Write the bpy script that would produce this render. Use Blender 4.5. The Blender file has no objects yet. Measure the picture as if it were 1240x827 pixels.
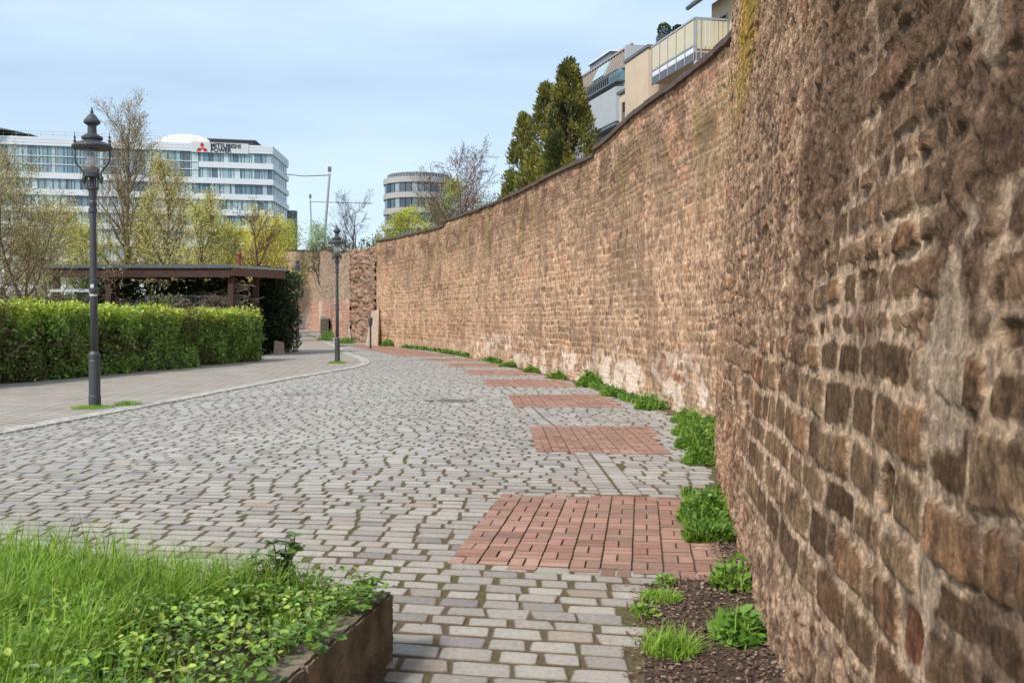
import bpy, math, random
import numpy as np
from mathutils import Vector
R = math.radians
scene = bpy.context.scene
COL = scene.collection

# ------------------------------------------------------------------ helpers
def tag(o, label=None, cat=None, group=None, kind=None):
    if label: o['label'] = label
    if cat: o['category'] = cat
    if group: o['group'] = group
    if kind: o['kind'] = kind
    return o

def empty(name, loc=(0, 0, 0), rz=0, **k):
    o = bpy.data.objects.new(name, None); COL.objects.link(o)
    o.location = loc; o.rotation_euler = (0, 0, rz); o.empty_display_size = .2
    return tag(o, **k)

def build(name, V, faces, mat, parent=None, col=None, smooth=False, **k):
    """faces: list of int arrays (n,k). One mesh object."""
    V = np.asarray(V, dtype=np.float32).reshape(-1, 3)
    if not isinstance(faces, (list, tuple)): faces = [faces]
    faces = [np.asarray(f, dtype=np.int32) for f in faces if len(f)]
    me = bpy.data.meshes.new(name)
    me.vertices.add(len(V)); me.vertices.foreach_set('co', V.ravel())
    nl = sum(f.size for f in faces); npoly = sum(len(f) for f in faces)
    me.loops.add(nl); me.polygons.add(npoly)
    me.loops.foreach_set('vertex_index', np.concatenate([f.ravel() for f in faces]))
    tot = np.concatenate([np.full(len(f), f.shape[1], np.int32) for f in faces])
    st = np.zeros(npoly, np.int32); st[1:] = np.cumsum(tot)[:-1]
    me.polygons.foreach_set('loop_start', st)
    me.polygons.foreach_set('loop_total', tot)
    me.polygons.foreach_set('use_smooth', np.full(npoly, bool(smooth), dtype=bool))
    me.update(calc_edges=True)
    if col is not None:
        c = np.ones((len(V), 4), np.float32)
        c[:, :3] = np.clip(np.asarray(col, np.float32), 0.003, 1)
        a = me.color_attributes.new('Col', 'FLOAT_COLOR', 'POINT')
        a.data.foreach_set('color', c.ravel())
    me.materials.append(mat)
    o = bpy.data.objects.new(name, me); COL.objects.link(o)
    if parent: o.parent = parent
    return tag(o, **k)

class MB:
    """collects boxes, tubes, lathes and builds one mesh"""
    def __init__(s): s.V = []; s.F = {}; s.n = 0; s.C = []
    def add(s, V, F, c=(1, 1, 1)):
        V = np.asarray(V, float).reshape(-1, 3)
        for f in F: s.F.setdefault(len(f), []).append([i + s.n for i in f])
        s.V.append(V); s.n += len(V); s.C.append(np.tile(np.array(c, float), (len(V), 1)))
        return s
    def hexa(s, P, c=(1, 1, 1)):
        return s.add(P, [(3, 2, 1, 0), (4, 5, 6, 7), (0, 1, 5, 4), (1, 2, 6, 5), (2, 3, 7, 6), (3, 0, 4, 7)], c)
    def box(s, x0, x1, y0, y1, z0, z1, c=(1, 1, 1)):
        return s.hexa([(x0, y0, z0), (x1, y0, z0), (x1, y1, z0), (x0, y1, z0), (x0, y0, z1), (x1, y0, z1), (x1, y1, z1), (x0, y1, z1)], c)
    def bar(s, a, b, w, h, c=(1, 1, 1)):
        a = np.array(a, float); b = np.array(b, float); d = b - a; d /= np.linalg.norm(d)
        up = np.array((0, 0, 1.)) if abs(d[2]) < .95 else np.array((0, 1., 0))
        r = np.cross(d, up); r /= np.linalg.norm(r); u = np.cross(r, d)
        P = []
        for q in (a, b):
            for sx, sz in ((-1, -1), (1, -1), (1, 1), (-1, 1)): P.append(q + r * sx * w / 2 + u * sz * h / 2)
        return s.hexa(P, c)
    def tube(s, pts, rad, n=8, c=(1, 1, 1)):
        pts = [np.array(p, float) for p in pts]
        if not hasattr(rad, '__len__'): rad = [rad] * len(pts)
        V = []
        for i, p in enumerate(pts):
            d = pts[min(i + 1, len(pts) - 1)] - pts[max(i - 1, 0)]; d /= max(np.linalg.norm(d), 1e-9)
            up = np.array((0, 0, 1.)) if abs(d[2]) < .9 else np.array((0, 1., 0))
            r = np.cross(d, up); r /= np.linalg.norm(r); u = np.cross(r, d)
            for k in range(n):
                a = 2 * math.pi * k / n; V.append(p + (r * math.cos(a) + u * math.sin(a)) * rad[i])
        F = []
        for i in range(len(pts) - 1):
            for k in range(n):
                F.append((i * n + k, i * n + (k + 1) % n, (i + 1) * n + (k + 1) % n, (i + 1) * n + k))
        F.append(tuple(range(n))[::-1]); F.append(tuple((len(pts) - 1) * n + k for k in range(n)))
        return s.add(V, F, c)
    def lathe(s, prof, n=24, cx=0, cy=0, c=(1, 1, 1)):
        V = []; F = []
        for r, z in prof:
            for k in range(n):
                a = 2 * math.pi * k / n; V.append((cx + r * math.cos(a), cy + r * math.sin(a), z))
        for i in range(len(prof) - 1):
            for k in range(n):
                F.append((i * n + k, i * n + (k + 1) % n, (i + 1) * n + (k + 1) % n, (i + 1) * n + k))
        F.append(tuple(range(n))[::-1]); F.append(tuple((len(prof) - 1) * n + k for k in range(n)))
        return s.add(V, F, c)
    def prism(s, poly, z0, z1, c=(1, 1, 1)):
        n = len(poly); V = [(x, y, z0) for x, y in poly] + [(x, y, z1) for x, y in poly]
        F = [tuple(range(n))[::-1], tuple(range(n, 2 * n))] + [(i, (i + 1) % n, n + (i + 1) % n, n + i) for i in range(n)]
        return s.add(V, F, c)
    def build(s, name, mat, parent=None, smooth=False, col=False, **k):
        return build(name, np.concatenate(s.V), [np.array(v) for v in s.F.values()], mat, parent,
                     np.concatenate(s.C) if col else None, smooth, **k)

def hsh(ix, iy, seed=0):
    h = (np.asarray(ix).astype(np.int64) * 374761393 + np.asarray(iy).astype(np.int64) * 668265263 + seed * 1274126177) & 0xffffffff
    h = ((h ^ (h >> 13)) * 1103515245) & 0xffffffff
    h = ((h ^ (h >> 16)) * 2246822519) & 0xffffffff
    return ((h ^ (h >> 15)) & 0xffffff) / float(0xffffff)

def vn(x, y, seed=0):
    ix = np.floor(x); iy = np.floor(y); fx = x - ix; fy = y - iy
    fx = fx * fx * (3 - 2 * fx); fy = fy * fy * (3 - 2 * fy)
    a = hsh(ix, iy, seed); b = hsh(ix + 1, iy, seed); c = hsh(ix, iy + 1, seed); d = hsh(ix + 1, iy + 1, seed)
    return (a * (1 - fx) + b * fx) * (1 - fy) + (c * (1 - fx) + d * fx) * fy

def fbm(x, y, seed=0, o=4, g=.5):
    s = 0; a = 1; t = 0
    for i in range(o):
        s = s + a * vn(x * 2 ** i + 17.3 * i, y * 2 ** i - 9.1 * i, seed + i); t += a; a *= g
    return s / t
def sst(a, b, x):
    t = np.clip((x - a) / (b - a), 0, 1); return t * t * (3 - 2 * t)
def mixc(a, b, t):
    t = np.asarray(t)[..., None]; return np.asarray(a) * (1 - t) + np.asarray(b) * t
def gz(Y): return np.clip(np.asarray(Y, float) - 58, 0, 60) * .013
def P(px, py, Y): return ((px - 620) / 1200 * Y, Y, 1.6 + (385 - py) / 1200 * Y)

# ------------------------------------------------------------------ materials
def nodes(m):
    m.use_nodes = True; return m.node_tree.nodes, m.node_tree.links
def bsdf_of(m): return m.node_tree.nodes['Principled BSDF']
def vmat(name, rough=.85, ns=25., na=.25, bs=60., bd=.01, spec=.3, transl=0, metal=0, base=None, ns2=None):
    """attribute colour (or a base colour) x noise, noise bump"""
    m = bpy.data.materials.new(name); N, L = nodes(m); b = bsdf_of(m)
    b.inputs['Roughness'].default_value = rough; b.inputs['Metallic'].default_value = metal
    b.inputs['Specular IOR Level'].default_value = spec
    tc = N.new('ShaderNodeTexCoord')
    n1 = N.new('ShaderNodeTexNoise'); n1.inputs['Scale'].default_value = ns; n1.inputs['Detail'].default_value = 6; n1.inputs['Roughness'].default_value = .65
    L.new(tc.outputs['Object'], n1.inputs['Vector'])
    mr = N.new('ShaderNodeMapRange'); mr.inputs[1].default_value = .3; mr.inputs[2].default_value = .7
    mr.inputs[3].default_value = 1 - na; mr.inputs[4].default_value = 1 + na
    L.new(n1.outputs['Fac'], mr.inputs[0])
    if base is None:
        a = N.new('ShaderNodeAttribute'); a.attribute_name = 'Col'; src = a.outputs['Color']
    else:
        a = N.new('ShaderNodeRGB'); a.outputs[0].default_value = (*base, 1); src = a.outputs[0]
    mx = N.new('ShaderNodeVectorMath'); mx.operation = 'SCALE'
    L.new(src, mx.inputs[0]); L.new(mr.outputs[0], mx.inputs['Scale'])
    out = mx.outputs[0]
    if ns2:
        n3 = N.new('ShaderNodeTexNoise'); n3.inputs['Scale'].default_value = ns2; n3.inputs['Detail'].default_value = 4; n3.inputs['Roughness'].default_value = .75
        L.new(tc.outputs['Object'], n3.inputs['Vector'])
        m3 = N.new('ShaderNodeMapRange'); m3.inputs[1].default_value = .40; m3.inputs[2].default_value = .60; m3.inputs[3].default_value = .62; m3.inputs[4].default_value = 1.25
        L.new(n3.outputs['Fac'], m3.inputs[0])
        x3 = N.new('ShaderNodeVectorMath'); x3.operation = 'SCALE'; L.new(out, x3.inputs[0]); L.new(m3.outputs[0], x3.inputs['Scale']); out = x3.outputs[0]
    L.new(out, b.inputs['Base Color'])
    if bd:
        n2 = N.new('ShaderNodeTexNoise'); n2.inputs['Scale'].default_value = bs; n2.inputs['Detail'].default_value = 8; n2.inputs['Roughness'].default_value = .7
        L.new(tc.outputs['Object'], n2.inputs['Vector'])
        bp = N.new('ShaderNodeBump'); bp.inputs['Strength'].default_value = 1; bp.inputs['Distance'].default_value = bd
        L.new(n2.outputs['Fac'], bp.inputs['Height']); L.new(bp.outputs[0], b.inputs['Normal'])
    if transl:
        t = N.new('ShaderNodeBsdfTranslucent'); ms = N.new('ShaderNodeMixShader'); ms.inputs[0].default_value = transl
        L.new(out, t.inputs['Color']); L.new(b.outputs[0], ms.inputs[1]); L.new(t.outputs[0], ms.inputs[2])
        L.new(ms.outputs[0], N['Material Output'].inputs['Surface'])
    return m
def flat(name, c, rough=.6, metal=0, na=.08, ns=6., spec=.4, bd=0, bs=40): return vmat(name, rough, ns, na, bs, bd, spec, 0, metal, c)

M = {}
M['wall'] = vmat('old_masonry', .95, 45, .45, 85, .022, .1, ns2=14)
M['wallfar'] = vmat('old_masonry_far', .95, 22, .38, 34, .018, .1)
M['cobble'] = vmat('cobble_stone', .72, 34, .22, 60, .005, .35)
M['brick'] = vmat('red_paver', .85, 30, .14, 120, .0012, .25)
M['leaf'] = vmat('leaf', .42, 3, .1, 50, 0, .45, .3)
M['grass'] = vmat('grass_blade', .5, 3, .1, 50, 0, .35, .35)
M['bark'] = vmat('bark', .9, 20, .25, 40, .01, .2)
M['litter'] = vmat('litter', .9, 20, .15, 40, 0, .2)
M['iron'] = flat('painted_iron', (.065, .07, .078), .5, .2, .15, 12, .5, .001, 60)
M['iron2'] = flat('iron_inside', (.02, .02, .022), .6)
M['concrete'] = flat('old_concrete', (.20, .165, .125), .9, 0, .7, 5, .2, .008, 45)
M['stone_plain'] = flat('plain_stone', (.42, .33, .25), .9, 0, .2, 6, .2, .006, 30)
M['coping'] = flat('coping', (.12, .085, .07), .85, 0, .35, 8, .2, .01, 20)
M['cream'] = flat('cream_render', (.62, .49, .36), .85, 0, .06, 2)
M['zinc'] = flat('zinc_grey', (.40, .43, .45), .6, .0, .06, 1)
M['zincroof'] = flat('ribbed_roof', (.30, .25, .22), .5, .3, .1, 3)
M['metal'] = flat('grey_metal', (.14, .155, .17), .5, .15)
M['steel'] = flat('galvanised', (.36, .39, .41), .5, .15)
M['white'] = flat('white_panel', (.74, .77, .80), .5, 0, .03, .2)
M['wood'] = flat('brown_beam', (.075, .045, .035), .8, 0, .3, 10, .2, .004, 30)
M['roofedge'] = flat('slate_edge', (.10, .12, .135), .5)
M['dark'] = flat('dark_void', (.02, .02, .022), .8)
M['yellowpanel'] = flat('pale_yellow_panel', (.62, .56, .40), .6, 0, .04)
M['tan'] = flat('tan_band', (.40, .34, .29), .7, 0, .06, .3)
M['pvc'] = flat('white_tent', (.72, .66, .58), .6, 0, .04, .3)
M['red'] = flat('sign_red', (.55, .015, .03), .5, 0, .02)
M['ink'] = flat('sign_black', (.02, .025, .03), .5, 0, .02)
M['redpost'] = flat('red_paint', (.5, .03, .03), .5)
M['darkbox'] = flat('planter_grey', (.07, .075, .085), .6)
M['sticker'] = flat('paper', (.6, .6, .6), .6)
def winmat(name, spec=.6, rough=.12):
    m = vmat(name, rough, .5, .12, 10, 0, spec); return m
M['win'] = winmat('window_glass')
def clear_glass(name):
    m = bpy.data.materials.new(name); N, L = nodes(m)
    N.remove(bsdf_of(m))
    t = N.new('ShaderNodeBsdfTransparent'); t.inputs[0].default_value = (.86, .9, .92, 1)
    g = N.new('ShaderNodeBsdfGlossy'); g.inputs['Roughness'].default_value = .08
    d = N.new('ShaderNodeBsdfDiffuse'); d.inputs[0].default_value = (.7, .72, .72, 1)
    m1 = N.new('ShaderNodeMixShader'); m1.inputs[0].default_value = .22; L.new(t.outputs[0], m1.inputs[1]); L.new(d.outputs[0], m1.inputs[2])
    m2 = N.new('ShaderNodeMixShader'); m2.inputs[0].default_value = .1; L.new(m1.outputs[0], m2.inputs[1]); L.new(g.outputs[0], m2.inputs[2])
    L.new(m2.outputs[0], N['Material Output'].inputs['Surface']); return m
M['glass'] = clear_glass('lantern_glass')

def ground_mat(name, c1, c2, c3, s1=1.2, s2=40, bd=.01):
    m = bpy.data.materials.new(name); N, L = nodes(m); b = bsdf_of(m)
    b.inputs['Roughness'].default_value = .95; b.inputs['Specular IOR Level'].default_value = .15
    tc = N.new('ShaderNodeTexCoord')
    def noise(s):
        n = N.new('ShaderNodeTexNoise'); n.inputs['Scale'].default_value = s; n.inputs['Detail'].default_value = 8
        n.inputs['Roughness'].default_value = .65; L.new(tc.outputs['Object'], n.inputs['Vector']); return n
    a = noise(s1); f = noise(s2)
    r1 = N.new('ShaderNodeValToRGB'); r1.color_ramp.elements[0].position = .45; r1.color_ramp.elements[1].position = .6
    r1.color_ramp.elements[0].color = (*c1, 1); r1.color_ramp.elements[1].color = (*c2, 1); L.new(a.outputs[0], r1.inputs[0])
    mx = N.new('ShaderNodeMix'); mx.data_type = 'RGBA'; r2 = N.new('ShaderNodeMapRange'); r2.inputs[1].default_value = .45; r2.inputs[2].default_value = .7
    L.new(f.outputs[0], r2.inputs[0]); L.new(r2.outputs[0], mx.inputs[0]); L.new(r1.outputs[0], mx.inputs[6]); mx.inputs[7].default_value = (*c3, 1)
    L.new(mx.outputs[2], b.inputs['Base Color'])
    bp = N.new('ShaderNodeBump'); bp.inputs['Distance'].default_value = bd; L.new(f.outputs[0], bp.inputs['Height']); L.new(bp.outputs[0], b.inputs['Normal'])
    return m
M['soil'] = ground_mat('joint_soil', (.13, .09, .055), (.10, .10, .035), (.20, .145, .095), 1.1, 45)
M['mulch'] = ground_mat('mulch_soil', (.06, .04, .028), (.09, .06, .042), (.14, .095, .07), 5, 60)
M['lawn'] = ground_mat('rough_lawn', (.06, .08, .025), (.09, .10, .03), (.12, .10, .05), .3, 6)
M['earth'] = ground_mat('planter_earth', (.05, .035, .02), (.05, .05, .015), (.09, .06, .04), 5, 60)

def paver_mat(name, c1, c2, mort, scale, rot):
    m = bpy.data.materials.new(name); N, L = nodes(m); b = bsdf_of(m); b.inputs['Roughness'].default_value = .85
    tc = N.new('ShaderNodeTexCoord'); mp = N.new('ShaderNodeMapping'); mp.inputs['Rotation'].default_value[2] = rot
    L.new(tc.outputs['Object'], mp.inputs[0])
    br = N.new('ShaderNodeTexBrick'); br.inputs['Scale'].default_value = scale
    br.inputs['Color1'].default_value = (*c1, 1); br.inputs['Color2'].default_value = (*c2, 1); br.inputs['Mortar'].default_value = (*mort, 1)
    br.inputs['Mortar Size'].default_value = .018; br.inputs['Brick Width'].default_value = .5; br.inputs['Row Height'].default_value = .25
    L.new(mp.outputs[0], br.inputs['Vector'])
    n = N.new('ShaderNodeTexNoise'); n.inputs['Scale'].default_value = .9; n.inputs['Detail'].default_value = 8; n.inputs['Roughness'].default_value = .7
    L.new(tc.outputs['Object'], n.inputs['Vector'])
    mr = N.new('ShaderNodeMapRange'); mr.inputs[1].default_value = .3; mr.inputs[2].default_value = .7; mr.inputs[3].default_value = .8; mr.inputs[4].default_value = 1.15
    L.new(n.outputs[0], mr.inputs[0])
    s = N.new('ShaderNodeVectorMath'); s.operation = 'SCALE'; L.new(br.outputs['Color'], s.inputs[0]); L.new(mr.outputs[0], s.inputs['Scale'])
    L.new(s.outputs[0], b.inputs['Base Color'])
    bp = N.new('ShaderNodeBump'); bp.inputs['Distance'].default_value = -.004; L.new(br.outputs['Fac'], bp.inputs['Height']); L.new(bp.outputs[0], b.inputs['Normal'])
    return m
M['paver'] = paver_mat('beige_pavers', (.40, .345, .285), (.34, .30, .255), (.17, .14, .10), 1.2, R(38))
M['farpaver'] = paver_mat('grey_pavers', (.40, .36, .31), (.34, .32, .29), (.22, .19, .15), 2, 0)

# ------------------------------------------------------------------ ground
def strip_surface(name, left, right, z, mat, **k):
    L_ = np.array(left, float); R_ = np.array(right, float); n = len(L_)
    V = [(x, y, z + gz(y)) for x, y in L_] + [(x, y, z + gz(y)) for x, y in R_]
    F = [(i, n + i, n + i + 1, i + 1) for i in range(n - 1)]
    return build(name, V, [np.array(F)], mat, **k)
ys = [-60, 0, 58, 118, 2500]
strip_surface('ground', [(-1500, y) for y in ys], [(1500, y) for y in ys], -.075, M['lawn'], kind='structure')

def resample(pts, d):
    p = np.array(pts, float); seg = np.hypot(*np.diff(p, axis=0).T); t = np.r_[0, np.cumsum(seg)]
    # catmull-rom by parameter t
    m = np.zeros_like(p)
    m[1:-1] = (p[2:] - p[:-2]) / (t[2:] - t[:-2])[:, None]; m[0] = (p[1] - p[0]) / seg[0]; m[-1] = (p[-1] - p[-2]) / seg[-1]
    def ev(s):
        i = np.clip(np.searchsorted(t, s, side='right') - 1, 0, len(p) - 2)
        h = (t[i + 1] - t[i]); u = (s - t[i]) / h; u = u[:, None]; h = h[:, None]
        return ((2 * u**3 - 3 * u**2 + 1) * p[i] + (u**3 - 2 * u**2 + u) * h * m[i] + (-2 * u**3 + 3 * u**2) * p[i + 1] + (u**3 - u**2) * h * m[i + 1])
    if callable(d):
        ss = [0.]
        while ss[-1] < t[-1]:
            y = ev(np.array([ss[-1]]))[0, 1]; ss.append(ss[-1] + d(y))
        ss = np.clip(np.array(ss), 0, t[-1])
    else: ss = np.linspace(0, t[-1], int(t[-1] / d) + 2)
    return ev(ss), ss

WB = [(.42, -4), (.62, -1), (.76, .5), (.93, 1.8), (1.1, 3.2), (1.27, 4.63), (1.42, 5.8), (1.63, 7.25), (1.93, 9.1), (2.26, 11), (2.5, 12), (2.95, 12.9), (3.14, 14), (3.03, 15.6),
      (2.75, 17.6), (2.42, 19.6), (2.04, 23.4), (1.36, 26.4), (.4, 31.2), (-.6, 36.0), (-3.05, 45.7), (-6.3, 54.9), (-8.0, 58.4)]
KERB = [(-8.3, 1), (-7.7, 7), (-7.2, 13.0), (-6.75, 17.1), (-6.4, 20.6), (-6.0, 24.9), (-5.45, 29.2), (-5.1, 32), (-5.2, 35.2), (-6.0, 39.2), (-7.2, 43.6), (-9.8, 54.9), (-13, 67), (-17, 82), (-22, 97)]
kerbp, _ = resample(KERB, .3)
wallp, _ = resample(WB, .3)
def kerbx(y): return np.interp(y, kerbp[:, 1], kerbp[:, 0])
def wallx(y): return np.interp(y, wallp[:, 1], wallp[:, 0])
WALL2 = [(-8.0, 58.6), (-8.9, 61.2), (-10.2, 62.6), (-12.4, 70), (-15.2, 81), (-18.6, 92), (-25, 101), (-36, 110)]

strip_surface('soil_bed', [(kerbx(y) - .1, y) for y in range(1, 60)], [(wallx(y) + .3, y) for y in range(1, 60)], -.007, M['soil'], kind='structure')
strip_surface('soil_bed', [(-9, -6), (-8.5, 1)], [(2, -6), (2, 1)], -.007, M['soil'], kind='structure')

def inpoly(poly, x, y):
    r = np.zeros(np.shape(x), bool); n = len(poly)
    for i in range(n):
        x0, y0 = poly[i]; x1, y1 = poly[(i + 1) % n]
        c = ((y0 > y) != (y1 > y)) & (x < (x1 - x0) * (y - y0) / ((y1 - y0) + 1e-12) + x0); r ^= c
    return r
PATCH = [  # far-left, near-left, far-right, near-right
    [(-.104, 8.89), (-.427, 6.42), (1.66, 8.75), (1.30, 6.0)],
    [(.244, 14.66), (.29, 11.75), (2.05, 14.66), (1.85, 11.6)],
    [(-.086, 20.6), (.044, 17.8), (1.85, 20.6), (2.0, 17.6)],
    [(-.80, 25.9), (-.58, 23.1), (1.15, 25.7), (1.6, 22.9)],
    [(-1.53, 30.7), (-1.2, 27.9), (.45, 30.2), (.9, 27.7)],
    [(-2.45, 35.0), (-1.98, 32.5), (-.3, 34.6), (.25, 32.1)],
    [(-3.6, 39.3), (-2.85, 36.8), (-1.5, 39.2), (-.8, 36.7)]]
FARSTRIP = [(-9.6, 57.5), (-4.7, 41.2), (-7.6, 57.6), (-2.2, 41.0)]
def quadpoly(p): return [p[0], p[1], p[3], p[2]]
MULCH = [(.52, 2.0), (.56, 4.3), (.66, 5.2), (.74, 5.95), (1.32, 6.05), (1.5, 6.9), (2.2, 7.2), (2.2, 2.0)]
MAN = (-1.16, 19.1)
GUT = np.array([(1.05, 7), (1.0, 8.9), (.93, 11.6), (.75, 13.5), (.5, 16), (.35, 18), (.05, 21), (-.3, 24), (-1.0, 28)])

def stones(Q, h, bev, rng, tilt=.004, zt=0., ns=8):
    """Q (N,4,2) corner loops ccw -> bevelled stones"""
    N_ = len(Q); c = Q.mean(1)
    ring = []
    for k in range(4):
        a = Q[:, k]; pv = Q[:, (k - 1) % 4]; nx = Q[:, (k + 1) % 4]
        for o, w in ((pv, rng.uniform(.06, .2, (N_, 1))), (nx, rng.uniform(.06, .2, (N_, 1)))): ring.append(a + (o - a) * w * bev[2])
    ring = np.stack(ring, 1)                                  # N,8,2
    g = gz(c[:, 1])[:, None]
    base = zt + rng.normal(0, tilt, (N_, 1)); tx = rng.normal(0, tilt * 5, (N_, 1)); ty = rng.normal(0, tilt * 5, (N_, 1))
    def lay(scale, z):
        p = c[:, None] + (ring - c[:, None]) * scale
        d = p - c[:, None]
        return np.concatenate([p, (g + base + z + d[..., :1][..., 0] * tx + d[..., 1] * ty)[..., None]], 2)
    V = np.concatenate([lay(1, -h), lay(.985, -bev[1]), lay(1 - bev[0] * .5, -bev[1] * .3), lay(1 - bev[0], 0), lay(.0, bev[1] * .3)[:, :1]], 1)
    V[:, 24:32, 2] += rng.normal(0, bev[1] * .12, (N_, 8))
    m = 33; off = (np.arange(N_) * m)[:, None, None]
    fq = np.array([(l * 8 + k, l * 8 + (k + 1) % 8, (l + 1) * 8 + (k + 1) % 8, (l + 1) * 8 + k) for l in range(3) for k in range(8)])
    ft = np.array([(24 + k, 24 + (k + 1) % 8, 32) for k in range(8)])
    return V.reshape(-1, 3), [(fq[None] + off).reshape(-1, 4), (ft[None] + off).reshape(-1, 3)], m

rng = np.random.default_rng(4)
def mfun(v): return np.interp(v, [0, 6, 14, 30, 60], [-.2, -.17, 0, .24, .3])
quads = []; v = 1.2; row = 0
while v < 59:
    dep = rng.uniform(.150, .185)
    u = -9.5 + (row % 2) * .118 + rng.normal(0, .03); 
    uu = []
    while u < 3.6:
        w = rng.normal(.235, .026); uu.append((u, u + w)); u += w
    for (a, b) in uu:
        # joints wander slightly
        j = .0065 + .005 * rng.random()
        q = [(a + j, v + j * 1.3), (b - j, v + j * 1.3), (b - j, v + dep - j * 1.3), (a + j, v + dep - j * 1.3)]
        q = [(x + rng.normal(0, .008), yy + rng.normal(0, .0035) + .015 * math.sin(x * 1.1 + v * .5)) for x, yy in q]
        quads.append([(x, yy + mfun(yy) * x) for x, yy in q])
    v += dep; row += 1
Q = np.array(quads); c = Q.mean(1); x, y = c[:, 0], c[:, 1]
keep = (x > kerbx(y) + .05) & (x < wallx(y) - np.interp(y, [6, 9, 9.3, 11, 11.6], [.22, .22, .0, .0, .22]) - .1 * fbm(y * .7, y * 0, 5)) & (y < 58.8) & (y > 1.2)
def shrink(p, m=.11):
    p = np.array(p); c_ = p.mean(0); return [tuple(q + (c_ - q) / np.linalg.norm(c_ - q) * m * 1.3) for q in p]
for p in PATCH: keep &= ~inpoly(shrink(quadpoly(p)), x, y)
keep &= ~inpoly(shrink(quadpoly(FARSTRIP)), x, y); keep &= ~inpoly(MULCH, x, y)
keep &= np.hypot(x - MAN[0], y - MAN[1]) > .46
gx = np.interp(y, GUT[:, 1], GUT[:, 0]); reg = (y < 26) & (y > 6.8)
gq_x = np.interp(Q[:, :, 1], GUT[:, 1], GUT[:, 0])
rt = reg & (x > gx); lf = reg & (x <= gx)
Q[rt, :, 0] = np.maximum(Q[rt, :, 0], gq_x[rt] + .19); Q[lf, :, 0] = np.minimum(Q[lf, :, 0], gq_x[lf] - .19)
wq = Q[:, :, 0].max(1) - Q[:, :, 0].min(1); keep &= ~(reg & (wq < .07))
Q = Q[keep]
# the drain line: stones laid lengthwise
gq = []; yy = 8.95
while yy < 26:
    l = rng.uniform(.15, .2)
    for sx in (-.1, .1):
        gx_ = lambda t: float(np.interp(t, GUT[:, 1], GUT[:, 0]))
        w = .09; a = yy + .014; b = yy + l - .010
        gq.append([(gx_(a) + sx - w, a), (gx_(a) + sx + w, a), (gx_(b) + sx + w, b), (gx_(b) + sx - w, b)])
    yy += l
gq = np.array(gq); gc = gq.mean(1); k2 = np.ones(len(gq), bool)
for p in PATCH: k2 &= ~inpoly(shrink(quadpoly(p)), gc[:, 0], gc[:, 1])
Q = np.concatenate([Q, gq[k2]]); c = Q.mean(1)
V, F, m_ = stones(Q, .03, (.12, .006, .5), rng, .0013)
t = rng.random(len(Q)); t2 = rng.random(len(Q))
big = fbm(c[:, 0] * .5, c[:, 1] * .35, 9) * .6 + fbm(c[:, 0] * 2, c[:, 1] * 1.2, 10) * .4
cc = mixc((.34, .325, .30), (.50, .48, .44), np.clip(t * .8 + (big - .5) * .9, 0, 1))
cc = np.where((t2 < .06)[:, None], cc * (1.0, .90, .83), cc); cc = np.where((t2 > .93)[:, None], cc * (.72, .72, .76), cc)
near = sst(13, 6, c[:, 1])[:, None]; cc = cc * (1 - near * (.02, .06, .12))
def edge_dirt(cc, m, soil, k, rng, N_):
    # soil rubbed into the rims of the stones
    c = np.repeat(cc, m, 0).reshape(N_, m, 3); w = np.zeros((N_, m, 1)); w[:, :16] = k; w[:, 16:24] = k * .8; w[:, 24:32] = k * .12
    w = w * rng.uniform(.6, 1.15, (N_, 1, 1)); w = np.clip(w, 0, 1)
    return (c * (1 - w) + np.array(soil) * w).reshape(-1, 3)
build('street', V, F, M['cobble'], col=edge_dirt(cc, m_, (.12, .085, .055), .9, rng, len(Q)), kind='structure')

# red paver patches
bq = []
def patch_bricks(p, out):
    FL, NL, FR, NR = [np.array(a) for a in p]
    vax = FL - NL; D = np.linalg.norm(vax); vax /= D; uax = np.array((vax[1], -vax[0]))
    poly = quadpoly(p)
    for i in range(-1, 30):
        for j in range(-2, int(D / .2) + 3):
            for k in range(2):
                g = .0045
                if (i + j) % 2: r = (0 + g, .2 - g, k * .1 + g, k * .1 + .1 - g)
                else: r = (k * .1 + g, k * .1 + .1 - g, 0 + g, .2 - g)
                o = NL + uax * i * .2 + vax * j * .2
                q = [o + uax * a + vax * b for a, b in ((r[0], r[2]), (r[1], r[2]), (r[1], r[3]), (r[0], r[3]))]
                cx, cy = np.mean(q, 0)
                # left edge straight; other edges follow the outline
                if i < 0 or not inpoly([poly[0] - uax * .3, poly[1] - uax * .3, poly[2], poly[3]], cx, cy): continue
                out.append(q)
for p in PATCH + [FARSTRIP]: patch_bricks(p, bq)
bq = np.array(bq); c = bq.mean(1)
bq = bq + rng.normal(0, .0014, bq.shape)
V, F, m_ = stones(bq, .04, (.04, .0022, .1), rng, .0008, .005)
t = rng.random(len(bq)); big = fbm(c[:, 0] * 1.3, c[:, 1] * 1.3, 19)
cc = mixc((.35, .185, .135), (.47, .285, .215), np.clip(t * .8 + (big - .5) * 1.3, 0, 1))
cc = cc * rng.uniform(.82, 1.12, (len(bq), 1)); cc = np.where((rng.random(len(bq)) < .08)[:, None], cc * (.78, .88, .88), cc)
dirt = sst(.52, .66, fbm(c[:, 0] * 2.2, c[:, 1] * 2.2, 23)) * .35; cc = mixc(cc, (.26, .19, .14), dirt)
build('paved_patches', V, F, M['brick'], col=edge_dirt(cc, m_, (.13, .075, .055), .9, rng, len(bq)), kind='structure')

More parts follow.
